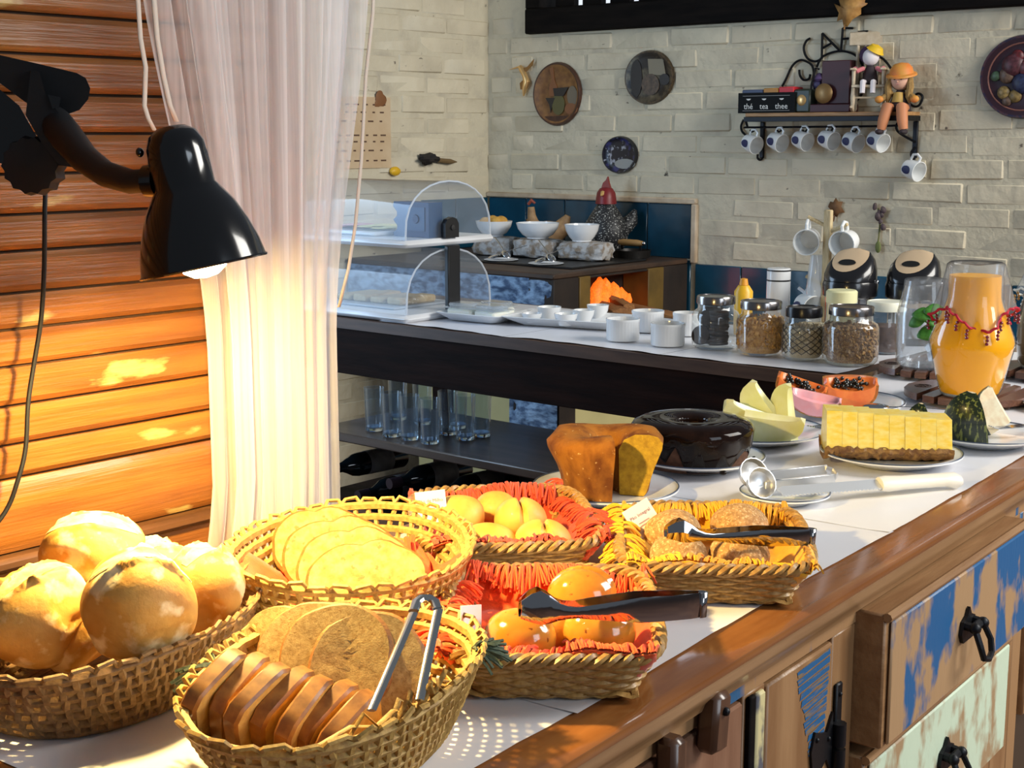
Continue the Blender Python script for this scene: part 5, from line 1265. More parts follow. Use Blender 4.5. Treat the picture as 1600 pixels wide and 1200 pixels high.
papaya(1276, 614, 'pink papaya wedge lying in front of the seeds', .100, .046, (.60, .20, -.15), papp, False, .004)
# --- pineapple
nt, nq = plate(1392, 722, .118, 'china plate under the sliced pineapple')
pine = M('yellow_pineapple_flesh', (.88, .62, .07), .3, c2=(.90, .74, .24), scale=9, stretch=(1, 1, 2.4), sss=.15, ssr=(.03, .02, .004), coat=.25, bump=.15); pskin = M('pineapple_rind', (.13, .055, .018), .7, c2=(.28, .15, .04), scale=22, bump=1.0, bscale=30)
pa = thing('pineapple_half', 'sliced pineapple half lying on its brown rind', 'pineapple', (nq[0]-.010, nq[1]+.004, nq[2]+.0005), -.10)
L = .205; ns = 8
rr = random.Random(5)
for k in range(ns):
    x0, x1 = -L/2+L*k/ns, -L/2+L*(k+1)/ns-.0004; tp = .084 - .013*k/ns + rr.uniform(-.0008, .0008); d = rr.uniform(-.0009, .0009)
    poly = [(-.046+d, .024), (-.030+d, tp), (.030+d, tp), (.046+d, .024), (.034, .012), (-.034, .012)]
    MB().prism(poly, x0, x1, axis='x').build('fruit_slice', pine, pa, smooth=False)
m = MB()
pr = [(-.0475, .026), (-.049, .018), (-.040, .007), (-.022, .0005), (.022, .0005), (.040, .007), (.049, .018), (.0475, .026), (.034, .0115), (-.034, .0115)]
k = len(pr); v = []; f = []; nx = 40
for i in range(nx+1):
    for a, b in pr: v.append((-L/2-.003+(L+.006)*i/nx, a*(1+rr.uniform(-.05, .05)), max(.0002, b+rr.uniform(-.003, .003))))
for i in range(nx):
    for j in range(k): f.append((i*k+j, (i+1)*k+j, (i+1)*k+(j+1) % k, i*k+(j+1) % k))
f += [tuple(range(k)), tuple(nx*k+j for j in range(k-1, -1, -1))]
m.add(v, f).build('rind', pskin, pa)
# --- striped green fruit
gt, gq = plate(1538, 692, .110, 'china plate under the dark green fruit wedges')
gskin = M('dark_green_striped_rind', (.012, .022, .008), .3, c2=(.20, .22, .05), scale=14, stretch=(.35, 2, 2), band=(.54, .62), coat=.3); gfl = M('cream_fruit_flesh', (.74, .66, .45), .4, c2=(.66, .50, .30), scale=12)
def gwedge(px, py, dsc, L, Ro, rot, dz=0):
    q = P(px, py, TOP+.03+dz); t = thing('green_fruit_wedge', dsc, 'fruit', (q[0], q[1], TOP+.03+dz), group='dark green fruit wedges', rot=rot)
    half_wedge(L, Ro, Ro*.15, -PI/2-.75, -PI/2+.75, pw=.6).xf(loc=(L*.45, 0, Ro*.5)).build('flesh', gfl, t); half_wedge(L*1.01, Ro*1.03, Ro*.95, -PI/2-.74, -PI/2+.74, pw=.6).xf(loc=(L*.45, 0, Ro*.5)).build('rind', gskin, t)
gwedge(1512, 655, 'larger dark green fruit wedge, rind toward the viewer', .085, .062, (.25, .95, 1.15), .024); gwedge(1548, 642, 'smaller dark green fruit wedge showing cream flesh behind', .075, .052, (.15, 1.0, -.35), .024)
gwedge(1437, 652, 'dark green fruit tip half hidden behind the pineapple', .05, .035, (.2, .8, 1.2), .002)
# --- cutlery
def fork(label, px, py, rz, z, tilt=-.06, L=.17):
    q = P(px, py, z); t = thing('fork', label, 'fork', (q[0], q[1], z), group='steel cutlery by the fruit', rot=(0, tilt, rz))
    MB().tube([(.035, 0, 0), (.06, 0, .003), (L*.7, 0, .003), (L, 0, .001)], [.004, .003, .004, .006], 8, flat=.4).build('handle', steel, t)
    MB().prism([(.005, -.010), (.030, -.010), (.038, -.004), (.038, .004), (.030, .010), (.005, .010)], -.001, .001).build('neck', steel, t)
    for y in (-.0085, -.003, .003, .0085): MB().tube([(.005, y, 0), (-.018, y, .001), (-.030, y, .005)], .0014, 5).build('tine', steel, t)
fork('fork resting on the green fruit plate at the right border', 1572, 668, .25, TOP+.030)
fork('fork tucked behind the pineapple on the melon plate', 1285, 666, .6, TOP+.026)
spoon('serving_spoon', 'spoon lying on the papaya plate rim', tuple(P(1385, 636, TOP+.024)), -.25, 0, .12, 'steel cutlery by the fruit')
plate(1648, 640, .062, 'small china saucer at the right border behind the green fruit', name='small_plate', lift=.012)
# --- small plate, ice tongs, bread knife
kt, kq = plate(1226, 782, .068, 'small china saucer under the silver tongs', name='small_plate', lift=.012)
q0 = P(1190, 757, TOP+.028); q1 = P(1298, 745, TOP+.028); ang = math.atan2(q1[1]-q0[1], q1[0]-q0[0]); Lt = math.hypot(q1[0]-q0[0], q1[1]-q0[1])
sil = M('brushed_silver', (.72, .72, .72), .38, metal=1.0)
tg = thing('ice_tongs', 'short silver tongs with scoop ends on the small saucer', 'tongs', (q0[0], q0[1], TOP+.020), ang)
for sy, zo in ((-1, 0), (1, .010)):
    MB().box((.0, sy*.011-.0012, zo), (Lt, sy*.011+.0012, zo+.015), .0006).build('arm', sil, tg)
    m = MB().lathe([(.001, 0), (.010, .001), (.016, .006), (.018, .014), (.017, .014), (.015, .007), (.009, .003), (.001, .002)], 16).xf(rot=(1.1, 0, 0), scale=(1.35, 1.35, 1.35), loc=(-.012, sy*.011+.008, zo+.008)); m.build('scoop', sil, tg)
MB().tube([(Lt-.002, -.011, .0075), (Lt+.006, -.006, .010), (Lt+.006, .006, .014), (Lt-.002, .011, .0175)], .0075, 8, flat=.3, up=(1, 0, 0)).build('spring_bend', sil, tg)
a = P(1215, 775, TOP+.019); b = P(1378, 764, TOP+.010); c = P(1498, 758, TOP+.006)
ang = math.atan2(c[1]-a[1], c[0]-a[0]); Lk = float(np.linalg.norm((c-a)[:2])); Lb = float(np.linalg.norm((b-a)[:2]))
kn = thing('bread_knife', 'serrated bread knife with white handle lying on the paper', 'knife', (a[0], a[1], TOP+.0265), rot=(.55, math.asin(.010/Lk), ang))
poly = [(0, .004), (.012, .009), (Lb, .010), (Lb, -.009)] + [p for k in range(28, 0, -1) for p in ((Lb*k/29, -.009), (Lb*(k-.5)/29, -.0115))] + [(.004, -.004)]
MB().prism(poly, -.0007, .0007).build('blade', M('satin_blade_steel', (.72, .76, .82), .35, metal=.7), kn, smooth=False)
hw = M('ivory_handle', (.80, .76, .66), .35)
MB().tube([(Lb-.012, 0, 0), (Lb, 0, 0), (Lb+.03, 0, 0), (Lk-.03, 0, 0), (Lk-.010, -.003, 0), (Lk, -.004, 0)], [.0125, .0145, .0125, .0125, .0155, .010], 14, flat=.72, up=(0, 0, 1)).build('handle', hw, kn)
TS = 6.0
# ================================================================ BASKETS
ratt = M('honey_rattan', (.46, .27, .085), .45, c2=(.30, .155, .04), scale=30, stretch=(1, 1, 1), bump=.2, coat=.1)
straw = M('pale_straw', (.50, .32, .09), .6, c2=(.32, .18, .045), scale=26, bump=.3)
straw_b = M('brown_straw', (.27, .15, .055), .65, c2=(.16, .085, .03), scale=26, bump=.3)
green_straw = M('dark_green_straw', (.03, .05, .03), .7, c2=(.10, .13, .07), scale=40)
def sup(th, a, b, e):
    c, s_ = math.cos(th), math.sin(th); r = (abs(c/a)**e + abs(s_/b)**e)**(-1/e); return r*c, r*s_
def rattan_tray(name, label, x, y, w, d, rz, h=.045, seed=1):
    t = thing(name, label, 'basket', (x, y, TOP+.0035), rz, 'rectangular rattan bread trays')
    n = 132; nrib = 22; e = 5.0; m = MB()
    def ring(k, z, amp, ph):  # k: scale of footprint
        out = []
        for i in range(n):
            th = 2*PI*i/n; px, py = sup(th, w/2*k, d/2*k, e); o = amp*math.sin(nrib*th+ph); L_ = math.hypot(px, py); out.append((px*(1+o/L_), py*(1+o/L_), z))
        return out
    rows = 8
    for j in range(rows):
        s_ = j/(rows-1); m.tube(ring(.80+.165*s_, .004+(h-.006)*s_, .0026, PI*(j % 2)), .0034, 5, closed=True)
    m.build('woven_side', ratt, t, kind='stuff')
    m = MB()
    for i in range(nrib*2):
        th = 2*PI*(i+.5)/(nrib*2); a = sup(th, w/2*.79, d/2*.79, e); b = sup(th, w/2*.965, d/2*.965, e)
        m.tube([(a[0], a[1], .003), (b[0], b[1], h)], .002, 5)
    m.build('ribs', ratt, t, kind='stuff')
    m = MB()
    for k in range(13):
        yy = -d*.39+d*.78*k/12; m.tube([(-w*.385+w*.77*i/24, yy, .004+.002*math.sin(i*PI/2+PI*(k % 2))) for i in range(25)], .0075, 5, flat=.35)
    for k in range(9):
        xx = -w*.37+w*.74*k/8; m.tube([(xx, -d*.40, .004), (xx, d*.40, .004)], .004, 5, flat=.5)
    m.build('woven_base', ratt, t, kind='stuff')
    m = MB()
    tw = 26
    for ph in (0, 2*PI/3, 4*PI/3):
        pts = []
        for i in range(n*2):
            th = 2*PI*i/(n*2); a = tw*th+ph; px, py = sup(th, w/2*.985, d/2*.985, e); L_ = math.hypot(px, py); o = .0055*math.cos(a)
            pts.append((px*(1+o/L_), py*(1+o/L_), h+.0045+.0045*math.sin(a)))
        m.tube(pts, .0036, 5, closed=True)
    m.build('braided_rim', ratt, t)
    return t
def strand_fringe(m, rr, p0, dirv, L_, r_=.0015, droop=.012, segs=4):
    dirv = np.array(dirv, float); dirv /= np.linalg.norm(dirv); side = np.cross(dirv, [0, 0, 1.]); sw = rr.uniform(-.25, .25); pts = []
    for k in range(segs+1):
        s_ = k/segs; pts.append(np.array(p0) + dirv*L_*s_ + side*sw*L_*s_*s_ + np.array([0, 0, -droop*s_*s_]))
    m.tube(pts, r_, 4, caps=False)
def napkin(t, w, d, h, mat, seed, rot=.12, edges=('back', 'front', 'left', 'right'), over=.95, lens=(.03, .05), npk=170, liftc=0.0):
    rr = random.Random(seed); nf = noise1(seed); e = 5
    def zat(x, y):
        k = max(abs(x)/(w/2), abs(y)/(d/2)); base = .010
        z = base + (h+.010-base)*min(1, max(0, (k-.70)/.26))**1.3 if k < .98 else h+.012-(k-.98)*.35
        return z + .0028*nf(x*60+y*25)+.0028*nf(y*55-x*30+3)*.8
    def sheet(i, j):
        u, v = (i*2-1), (j*2-1); x, y = u*w/2*over, v*d/2*over
        c, s_ = math.cos(rot), math.sin(rot); x, y = x*c-y*s_*.6, x*s_*.6+y*c
        return (x, y, zat(x, y)+.001)
    o = MB().grid(sheet, 44, 50).build('napkin', mat, t, smooth='all'); solidify(o, .0012)
    m = MB()
    for ed in edges:
        ncl = 26 if ed in ('back', 'front') else 30
        for k in range(ncl*9):
            c0 = (k//9+.5)/ncl; s_ = min(1, max(0, c0+rr.gauss(0, .006))); cl = math.sin(c0*173.1)*.45; rl = .75+.5*abs(math.sin(c0*91.7))
            if ed == 'back': p = sheet(s_, 1); dv = (rr.gauss(cl*.5, .10), -1, rr.uniform(.1, .3)); hang = .024
            elif ed == 'front': p = sheet(s_, 0); dv = (rr.gauss(cl, .14), 1, rr.uniform(.3, .8)); hang = .020
            elif ed == 'left': p = sheet(0, s_); dv = (.8 if math.sin(c0*77) > 0 else -.8, rr.gauss(cl, .14), rr.uniform(.1, .4)); hang = .022
            else: p = sheet(1, s_); dv = (-.8 if math.sin(c0*77) > 0 else .8, rr.gauss(cl, .14), rr.uniform(.1, .4)); hang = .022
            strand_fringe(m, rr, (p[0], p[1], p[2]+.002), dv, rl*rr.uniform(.022, .030), droop=hang*rl*rr.uniform(.8, 1.1))
    m.build('fringe', mat, t, kind='stuff')
n_or = M('orange_red_napkin', (.80, .10, .012), .8, c2=(.72, .075, .010), scale=14, bump=.3, bscale=90, sheen=.3)
n_rd = M('brick_red_napkin', (.66, .065, .014), .8, c2=(.55, .045, .012), scale=14, bump=.3, bscale=90, sheen=.3)
n_yl = M('golden_yellow_napkin', (.85, .42, .012), .8, c2=(.78, .36, .010), scale=14, bump=.3, bscale=90, sheen=.3)
T1 = (-.012, 1.845, .235, .30, .12); T2 = (.040, 1.462, .225, .30, -.02); T3 = (.252, 1.752, .235, .295, -.10)
t1 = rattan_tray('bread_tray', 'rattan tray of smooth corn buns on a brick red fringed napkin', *T1); napkin(t1, T1[2], T1[3], .045, n_rd, 11, .10, ('back', 'front', 'right'))
t2 = rattan_tray('bread_tray', 'rattan tray of glossy sweet buns on an orange red fringed napkin, nearest tray', *T2); napkin(t2, T2[2], T2[3], .045, n_or, 12, -.06, ('back', 'front', 'left'))
t3 = rattan_tray('bread_tray', 'rattan tray of speckled buns on a golden yellow fringed napkin', *T3); napkin(t3, T3[2], T3[3], .045, n_yl, 13, .08, ('back', 'front', 'left'))
# ---- buns
corn = M('smooth_corn_bun', (.72, .42, .085), .55, c2=(.62, .31, .045), scale=7, bump=.06, coat=.05)
sweet = M('egg_glazed_sweet_bun', (.60, .27, .035), .12, c2=(.46, .17, .018), scale=4, coat=.6, bump=.12, bscale=12, c3=(.20, .05, .01), s3=22, band3=(.66, .72))
grainy = M('speckled_wholegrain_bun', (.50, .29, .11), .75, c2=(.36, .19, .065), scale=34, band=(.42, .58), bump=.9, bscale=60, c3=(.66, .46, .24), s3=48, band3=(.56, .62))
def bun(px, py, r3, mat, dsc, grp, seed, z, fold=None, rz=0, amp=.04):
    q = P(px, py, z); lf = lumpy(seed, amp, 2.2)
    def fn(x, y, zz_):
        k = lf(x, y, zz_)
        if zz_ < -.25: k *= 1-.25*(-zz_-.25)
        if fold is not None:
            g = x*math.cos(fold)+y*math.sin(fold); k *= 1-.24*math.exp(-(g/.085)**2)*max(0, zz_+.45)
        return k
    return MB().blob((0, 0, 0), r3, 36, 22, fn).build('bread_bun', mat, loc=(q[0], q[1], z), rz=rz, label=dsc, cat='bun', group=grp)
zb1 = TOP+.015
g = 'corn buns in the brick red napkin'
bun(714, 808, (.039, .036, .031), corn, 'large corn bun beside the name card', g, 1, zb1+.033)
bun(762, 848, (.038, .027, .025), corn, 'elongated corn bun at the front left of its tray', g, 2, zb1+.026, rz=.1)
bun(812, 812, (.036, .030, .031), corn, 'cleft corn bun at the back of the brick red tray', g, 3, zb1+.033, .15)
bun(850, 845, (.036, .030, .028), corn, 'cleft corn bun at the front right of the brick red tray', g, 4, zb1+.029, .1)
bun(775, 795, (.030, .028, .024), corn, 'corn bun half hidden at the back of its tray', g, 5, zb1+.024)
g = 'glossy sweet buns in the orange napkin'
bun(812, 1000, (.038, .036, .034), sweet, 'glossy sweet bun at the front left of the orange tray', g, 6, zb1+.033)
bun(938, 990, (.037, .036, .034), sweet, 'glossy sweet bun at the front right under the tongs', g, 7, zb1+.033)
bun(910, 930, (.039, .036, .034), sweet, 'glossy sweet bun at the back of the orange tray', g, 8, zb1+.031, 1.3, amp=.03)
bun(860, 990, (.030, .028, .026), sweet, 'smaller sweet bun between the two front ones', g, 9, zb1+.024)
g = 'speckled buns in the yellow napkin'
bun(1060, 868, (.036, .034, .027), grainy, 'speckled bun at the front left of the yellow tray', g, 10, zb1+.028)
bun(1155, 868, (.037, .034, .029), grainy, 'speckled bun with a cleft top at the front right of the yellow tray', g, 11, zb1+.029, .9)
bun(1052, 833, (.036, .034, .030), grainy, 'speckled bun behind the tongs beside the name card', g, 12, zb1+.031)
bun(1155, 822, (.038, .034, .030), grainy, 'speckled bun at the back right of the yellow tray', g, 13, zb1+.028)
# ---- name cards
cardm = M('white_card_sleeve', (.80, .76, .80), .25, coat=.4)
def card(px, py, z, w, h, lines, dsc, rz, lean, roll=0):
    q = P(px, py, z); t = thing('name_card', dsc, 'card', (q[0], q[1], z), rot=(PI/2-lean, roll, rz), group='printed bread name cards')
    MB().box((-w/2, -h/2, -.0008), (w/2, h/2, .0008), .0003).build('sleeve', cardm, t)
    for k, (s_, sz, dy) in enumerate(lines):
        if s_: text_mesh(s_, sz, M('plum_print', (.16, .03, .10), .6), 'lettering', t, (0, dy, .0012), (0, 0, 0))
        else: MB().box((-w*.20, dy-.0007, .0009), (w*.20, dy+.0007, .0012)).build('small_print', M('grey_plum_print', (.4, .25, .33), .6), t)
card(674, 792, .968, .040, .042, [('Pão de Milho', .0062, .008), (None, 0, -.002), (None, 0, -.006)], 'name card for the corn buns in the brick red tray', .0, .25, -.12)
card(1005, 812, .962, .038, .044, [('Pão Integral', .0062, .008), (None, 0, -.002), (None, 0, -.006)], 'name card for the speckled buns in the yellow tray', .25, .35, -.50)
card(736, 985, .962, .040, .050, [(None, 0, .006), (None, 0, 0)], 'name card seen edge-on in the orange tray', 1.05, .15, .25)
# ---- long serving tongs
def tongs(px0, py0, z0, px1, py1, z1, dsc, w=.016, gap=.020, mat=None):
    a = P(px0, py0, z0); b = P(px1, py1, z1); L_ = float(np.linalg.norm(b-a)); d = (b-a)/L_; mat = mat or steel
    t = thing('serving_tongs', dsc, 'tongs', tuple(a), group='serving tongs', rot=Vector(d).to_track_quat('X', 'Z').to_euler())
    for sy in (-1, 1):
        n = 20; v = []; f = []
        for k in range(n+1):
            s_ = k/n; x = L_*s_; y = sy*gap*(.35+.65*math.sin(PI*min(1, s_*1.02))**.6)*.5*(1 if s_ < .97 else .8)
            ww = w*(.42+.9*math.exp(-((s_-.10)/.09)**2) if s_ < .3 else .42+.58*min(1, (s_-.3)/.35)); zc = .006*math.exp(-((s_-.08)/.1)**2)
            dish = .004*math.exp(-((s_-.08)/.1)**2)
            v += [(x, y, zc-ww/2), (x, y+sy*dish+sy*.0012, zc), (x, y, zc+ww/2), (x, y-sy*.001, zc+ww/2), (x, y+sy*dish-sy*.0004, zc), (x, y-sy*.001, zc-ww/2)]
        for k in range(n):
            for j in range(6): f.append((k*6+j, (k+1)*6+j, (k+1)*6+(j+1) % 6, k*6+(j+1) % 6))
        f += [tuple(range(6)), tuple(n*6+j for j in range(5, -1, -1))]
        MB().add(v, f).build('arm', mat, t)
    yy = gap*.5*(.35+.65*math.sin(PI*.9999)**.6)*.8
    pts = [(L_+.008*math.sin(PI*k/8), -gap*.19*math.cos(PI*k/8), 0) for k in range(9)]
    v = [(x, y, s_*w/2) for x, y, _ in pts for s_ in (-1, 1)]
    o = MB().add(v, [(2*k, 2*k+2, 2*k+3, 2*k+1) for k in range(8)]).build('end_bend', mat, t); solidify(o, .0018)
    return t
dsteel = M('dark_mirror_steel', (.45, .45, .47), .08, metal=1.0)
tongs(812, 956, .990, 1092, 944, .982, 'long steel serving tongs across the glossy sweet buns', .026, .024, dsteel)
tongs(1040, 835, .984, 1264, 838, .968, 'steel serving tongs lying on the speckled buns', .020, .024, dsteel)

# ---- straw baskets
def straw_basket(label, x, y, rx, ry, h, rz, base, rows, pitch, mat, seed, group='oval straw bread baskets', coil=.0042, stitch=.0030, rim_loops=True, e=2.2):
    t = thing('straw_basket', label, 'basket', (x, y, TOP+.0035), rz, group); rr = random.Random(seed)
    def ringpt(th, s_, o=0):
        k = base+(1-base)*s_**.8; px, py = sup(th, rx*k, ry*k, e); L_ = math.hypot(px, py); wob = 1+.012*math.sin(3*th+seed)*s_+o/L_
        return (px*wob, py*wob, .004+(h-.004)*s_ + .004*s_*math.sin(2*th+seed))
    n = 96; m = MB()
    for j in range(rows+1):
        s_ = j/rows; m.tube([ringpt(2*PI*i/n, s_, .0006*math.sin(i*1.7+j)) for i in range(n)], coil*(1.15 if j == rows else 1), 5, closed=True)
    m.build('coils', mat, t, kind='stuff')
    m = MB(); per = 2*PI*math.sqrt((rx*rx+ry*ry)/2)
    for j in range(rows):
        cnt = max(24, int(per*(base+(1-base)*(j+.5)/rows)/pitch))
        for i in range(cnt):
            th = 2*PI*(i+.5*(j % 2))/cnt; dt = rr.uniform(-.2, .2)*2*PI/cnt
            a = ringpt(th, j/rows, .001); c = ringpt(th+dt*.5, (j+.5)/rows, .0025); b = ringpt(th+dt, (j+1)/rows, .001); m.tube([a, c, b], stitch, 5, caps=False)
    m.build('stitches', mat, t, kind='stuff')
    m = MB()
    nr = 10
    for k in range(nr): 
        s_ = (k+.5)/nr; m.tube([(rx*base*s_*math.cos(2*PI*i/40), ry*base*s_*math.sin(2*PI*i/40), .004) for i in range(40)], rx*base/nr*.56, 5, closed=True, flat=.5)
    m.build('coiled_base', mat, t, kind='stuff')
    if rim_loops:
        m = MB(); cnt = int(per/.020)
        for i in range(cnt):
            th = 2*PI*i/cnt; p = [ringpt(th, 1), ringpt(th+.3*2*PI/cnt, 1, .006+rr.uniform(0, .004)), ringpt(th+.9*2*PI/cnt, 1, .007), ringpt(th+1.2*2*PI/cnt, 1)]
            p = [np.array(q) + np.array([0, 0, [0, .007, .008, 0][k]+rr.uniform(-.002, .003)]) for k, q in enumerate(p)]
            m.tube(p, .0026, 5)
        m.build('looped_rim', mat, t, kind='stuff')
    return t, ringpt
rb1, rp1 = straw_basket('tight woven brown straw basket heaped with white bread rolls', -.402, 1.380, .116, .172, .066, -.45, .80, 6, .013, straw_b, 2, coil=.0046, stitch=.0042)
rb2, rp2 = straw_basket('round open weave straw basket lined with an orange napkin', -.185, 1.602, .136, .176, .078, -.06, .72, 6, .0140, straw, 5, coil=.0046, stitch=.0034, e=2.0)
rb3, rp3 = straw_basket('oval straw basket of sliced brown bread and clear tongs, nearest the viewer', -.154, 1.232, .112, .176, .072, -.32, .74, 6, .0115, straw, 8, coil=.0046, stitch=.0036)
# green straw tassels on the front basket
rr = random.Random(4)
for th, n_ in ((math.radians(200), 26), (math.radians(40), 34)):
    m = MB(); p = rp3(th, 1.0)
    for k in range(n_): strand_fringe(m, rr, (p[0]*.96, p[1]*.96, p[2]+rr.uniform(-.004, .004)), (math.cos(th)*rr.uniform(.2, 1.2), math.sin(th)*rr.uniform(.2, 1.2)+rr.uniform(-.6, .6), rr.uniform(-.2, .5)), rr.uniform(.02, .04), .0016, .012)
    m.build('straw_tassel', green_straw, rb3, kind='stuff')
m = MB()
for k in range(16):
    th = math.radians(rr.uniform(-75, -20)); p = np.array(rp3(th, 1.0)); q = np.array(rp3(th+rr.uniform(.2, .5), 1.0))
    m.tube([p, (p+q)/2*rr.uniform(.86, 1.05)+np.array([0, 0, rr.uniform(.006, .022)]), q], .0028, 5, flat=.4)
m.build('loose_straw_loops', straw, rb3, kind='stuff')
# orange napkin inside the round basket
nf = noise1(31)
def ns_(i, j):
    r = .01+.112*j; th = 2*PI*i; k = 1+.10*math.sin(4*th+1)+.06*math.sin(9*th)
    return (r*k*math.cos(th), r*k*math.sin(th), .012+max(0, r*k-.092)*1.25+.004*j*nf(th*3))
o = MB().grid(ns_, 60, 12).build('napkin', n_or, rb2, smooth='all'); solidify(o, .0012)
m = MB()
for k in range(18):
    s_ = k/17; m.tube([(.040+.02*s_-.006*math.sin(k*2.2), .072+.002*k-.018, .062+.008*math.sin(k)), (.070+.01*math.sin(k*1.3), .035+.002*k, .042), (.088, -.01+.002*k, .030)], .004, 5, flat=.5)
m.build('napkin_fold', n_or, rb2)

# ---- bread rolls
rollm = M('pale_crusty_roll', (.64, .38, .10), .6, c2=(.44, .20, .03), scale=3.5, band=(.3, .7), bump=.4, bscale=22, c3=(.80, .62, .34), s3=5, band3=(.52, .62))
flapm = M('floury_torn_crust', (.74, .56, .30), .7, c2=(.62, .40, .14), scale=12, bump=.5, bscale=30)
def roll(px, py, z, dims, rot, dsc, seed):
    q = P(px, py, z); t = thing('bread_roll', dsc, 'bread roll', (q[0], q[1], z), group='crusty white rolls heaped in the brown basket', rot=rot)
    lf = lumpy(seed, .06, 2.4); rr = random.Random(seed); jag = noise1(seed+200)
    facets = [unit((rr.uniform(-1, 1), rr.uniform(-1, 1), rr.uniform(-.9, .35))) for _ in range(9)]
    def fn(x, y, zz_):
        k = lf(x, y, zz_)
        for fc_ in facets:
            dd = x*fc_[0]+y*fc_[1]+zz_*fc_[2]
            if dd > .83: k *= .5+.5*.83/dd if dd < .9 else .83/dd*.55+.42
        g_ = y-.08-.12*x; up = max(0, zz_)*max(0, 1-x*x*1.1); wd = .30+.07*jag(x*4)
        k += .17*up*math.exp(-((abs(g_)-wd)/.055)**2)*(.55+.45*jag(x*7+(3 if g_ > 0 else 0)))   # torn lips of the slash
        if abs(g_) < wd: k -= .07*up*(1-(g_/wd)**2)
        return k
    MB().blob((0, 0, 0), dims, 72, 44, fn).build('crust', rollm, t, smooth='all')
    a, b, c = dims
    def fl(i, j):
        al = (i-.5)*2.1; x = math.sin(al)*.95; wd = (.30+.07*jag(x*4))*.86; y = .08+.12*x+(j*2-1)*wd*max(.15, 1-x*x); zz_ = math.sqrt(max(.02, 1-x*x-y*y*.9))
        n_ = math.sqrt(x*x+y*y+zz_*zz_); x, y, zz_ = x/n_, y/n_, zz_/n_; k = fn(x, y, zz_)+.012+.010*jag(i*13+j*7)
        return (a*x*k, b*y*k, c*zz_*k)
    MB().grid(fl, 30, 12).build('torn_crumb', flapm, t, smooth='all')
roll(60, 965, .985, (.058, .050, .054), (.25, -.35, .6), 'bread roll at the left of the heap, cut by the frame border', 1)
roll(216, 955, 1.000, (.057, .050, .058), (.20, .15, .25), 'large bread roll at the front of the heap under the lamp', 2)
roll(142, 862, 1.022, (.058, .044, .040), (.35, .1, .15), 'bread roll on top at the back of the heap by the wall', 3)
roll(318, 930, .985, (.040, .048, .052), (.1, .25, .9), 'bread roll at the right of the heap beside the round basket', 4)
roll(120, 985, .962, (.050, .042, .044), (.2, .1, 1.2), 'bread roll wedged low between the two front rolls', 5)
roll(245, 905, .978, (.050, .045, .046), (.2, .2, .4), 'bread roll hidden low in the middle of the heap', 6)
# ---- sliced bread
def slice_obj(name, label, px, py, z, W, H, T, rot, crumbm, crustm, grp, seed, shape='rustic'):
    q = P(px, py, z); t = thing(name, label, 'bread slice', (q[0], q[1], z), group=grp, rot=rot); rr = random.Random(seed); nf = noise1(seed)
    n = 40; out = []
    for k in range(n):
        th = 2*PI*k/n; c, s_ = math.cos(th), math.sin(th); e = 2.6 if s_ < 0 else 2.1
        r = (abs(c)**e+abs(s_)**e)**(-1/e); r *= 1+.035*nf(th*2)
        if shape == 'rustic' and s_ > 0: r *= 1-.10*math.exp(-((th-1.75)/.12)**2)+.06*math.exp(-((th-1.35)/.2)**2)
        out.append((W/2*r*c, H/2*r*s_))
    v = []; f = []
    prof = [(-T/2, .94), (-T/2*.6, 1.0), (T/2*.6, 1.0), (T/2, .94)]
    for y, k in prof: v += [(a*k, y, b*k) for a, b in out]
    for j in range(3):
        for i in range(n): f.append((j*n+i, j*n+(i+1) % n, (j+1)*n+(i+1) % n, (j+1)*n+i))
    MB().add(v, f).build('crust', crustm, t)
    for y in (-T/2, T/2):
        m = MB(); vv = []; ff = []; R_ = 6
        for j in range(R_):
            k = .945*(1-j/R_); vv += [(a*k, y*(1.0+.10*rr.uniform(-1, 1)*(j > 0)), b*k) for a, b in out]
        vv.append((0, y, 0))
        for j in range(R_-1):
            for i in range(n): ff.append((j*n+i, j*n+(i+1) % n, (j+1)*n+(i+1) % n, (j+1)*n+i))
        ff += [((R_-1)*n+i, (R_-1)*n+(i+1) % n, R_*n) for i in range(n)]
        m.add(vv, ff).build('crumb_face', crumbm, t, smooth='all')
    return t
wcrumb = M('toasted_white_crumb', (.44, .29, .10), .75, c2=(.30, .15, .03), scale=16, bump=.6, bscale=40, c3=(.28, .12, .03), s3=17, band3=(.62, .68)); wcrust = M('golden_toast_crust', (.30, .12, .02), .6, c2=(.20, .065, .01), scale=20, bump=.4)
gcr = M('wholegrain_crumb', (.50, .36, .15), .8, c2=(.36, .23, .08), scale=40, bump=.22, bscale=110, c3=(.28, .16, .05), s3=60, band3=(.60, .68)); gcrust = M('grain_loaf_crust', (.32, .14, .03), .6, c2=(.22, .085, .02), scale=20, bump=.4)
g = 'toasted white slices in the round basket'
for k, (px, py, z, W, H, tl, rz, dsc) in enumerate([(505, 850, .962, .125, .092, -.66, .12, 'rearmost toasted slice in the round basket'), (532, 868, .960, .135, .096, -.66, .06, 'second toasted slice from the back in the round basket'), (556, 886, .957, .135, .096, -.68, .0, 'third toasted slice in the round basket'), (575, 904, .952, .138, .092, -.74, -.04, 'front toasted slice in the round basket, holes showing')]):
    slice_obj('bread_slice', dsc, px, py, z, W, H, .013, (tl, .0, rz), wcrumb, wcrust, g, 40+k)
g = 'wholegrain slices in the front basket'
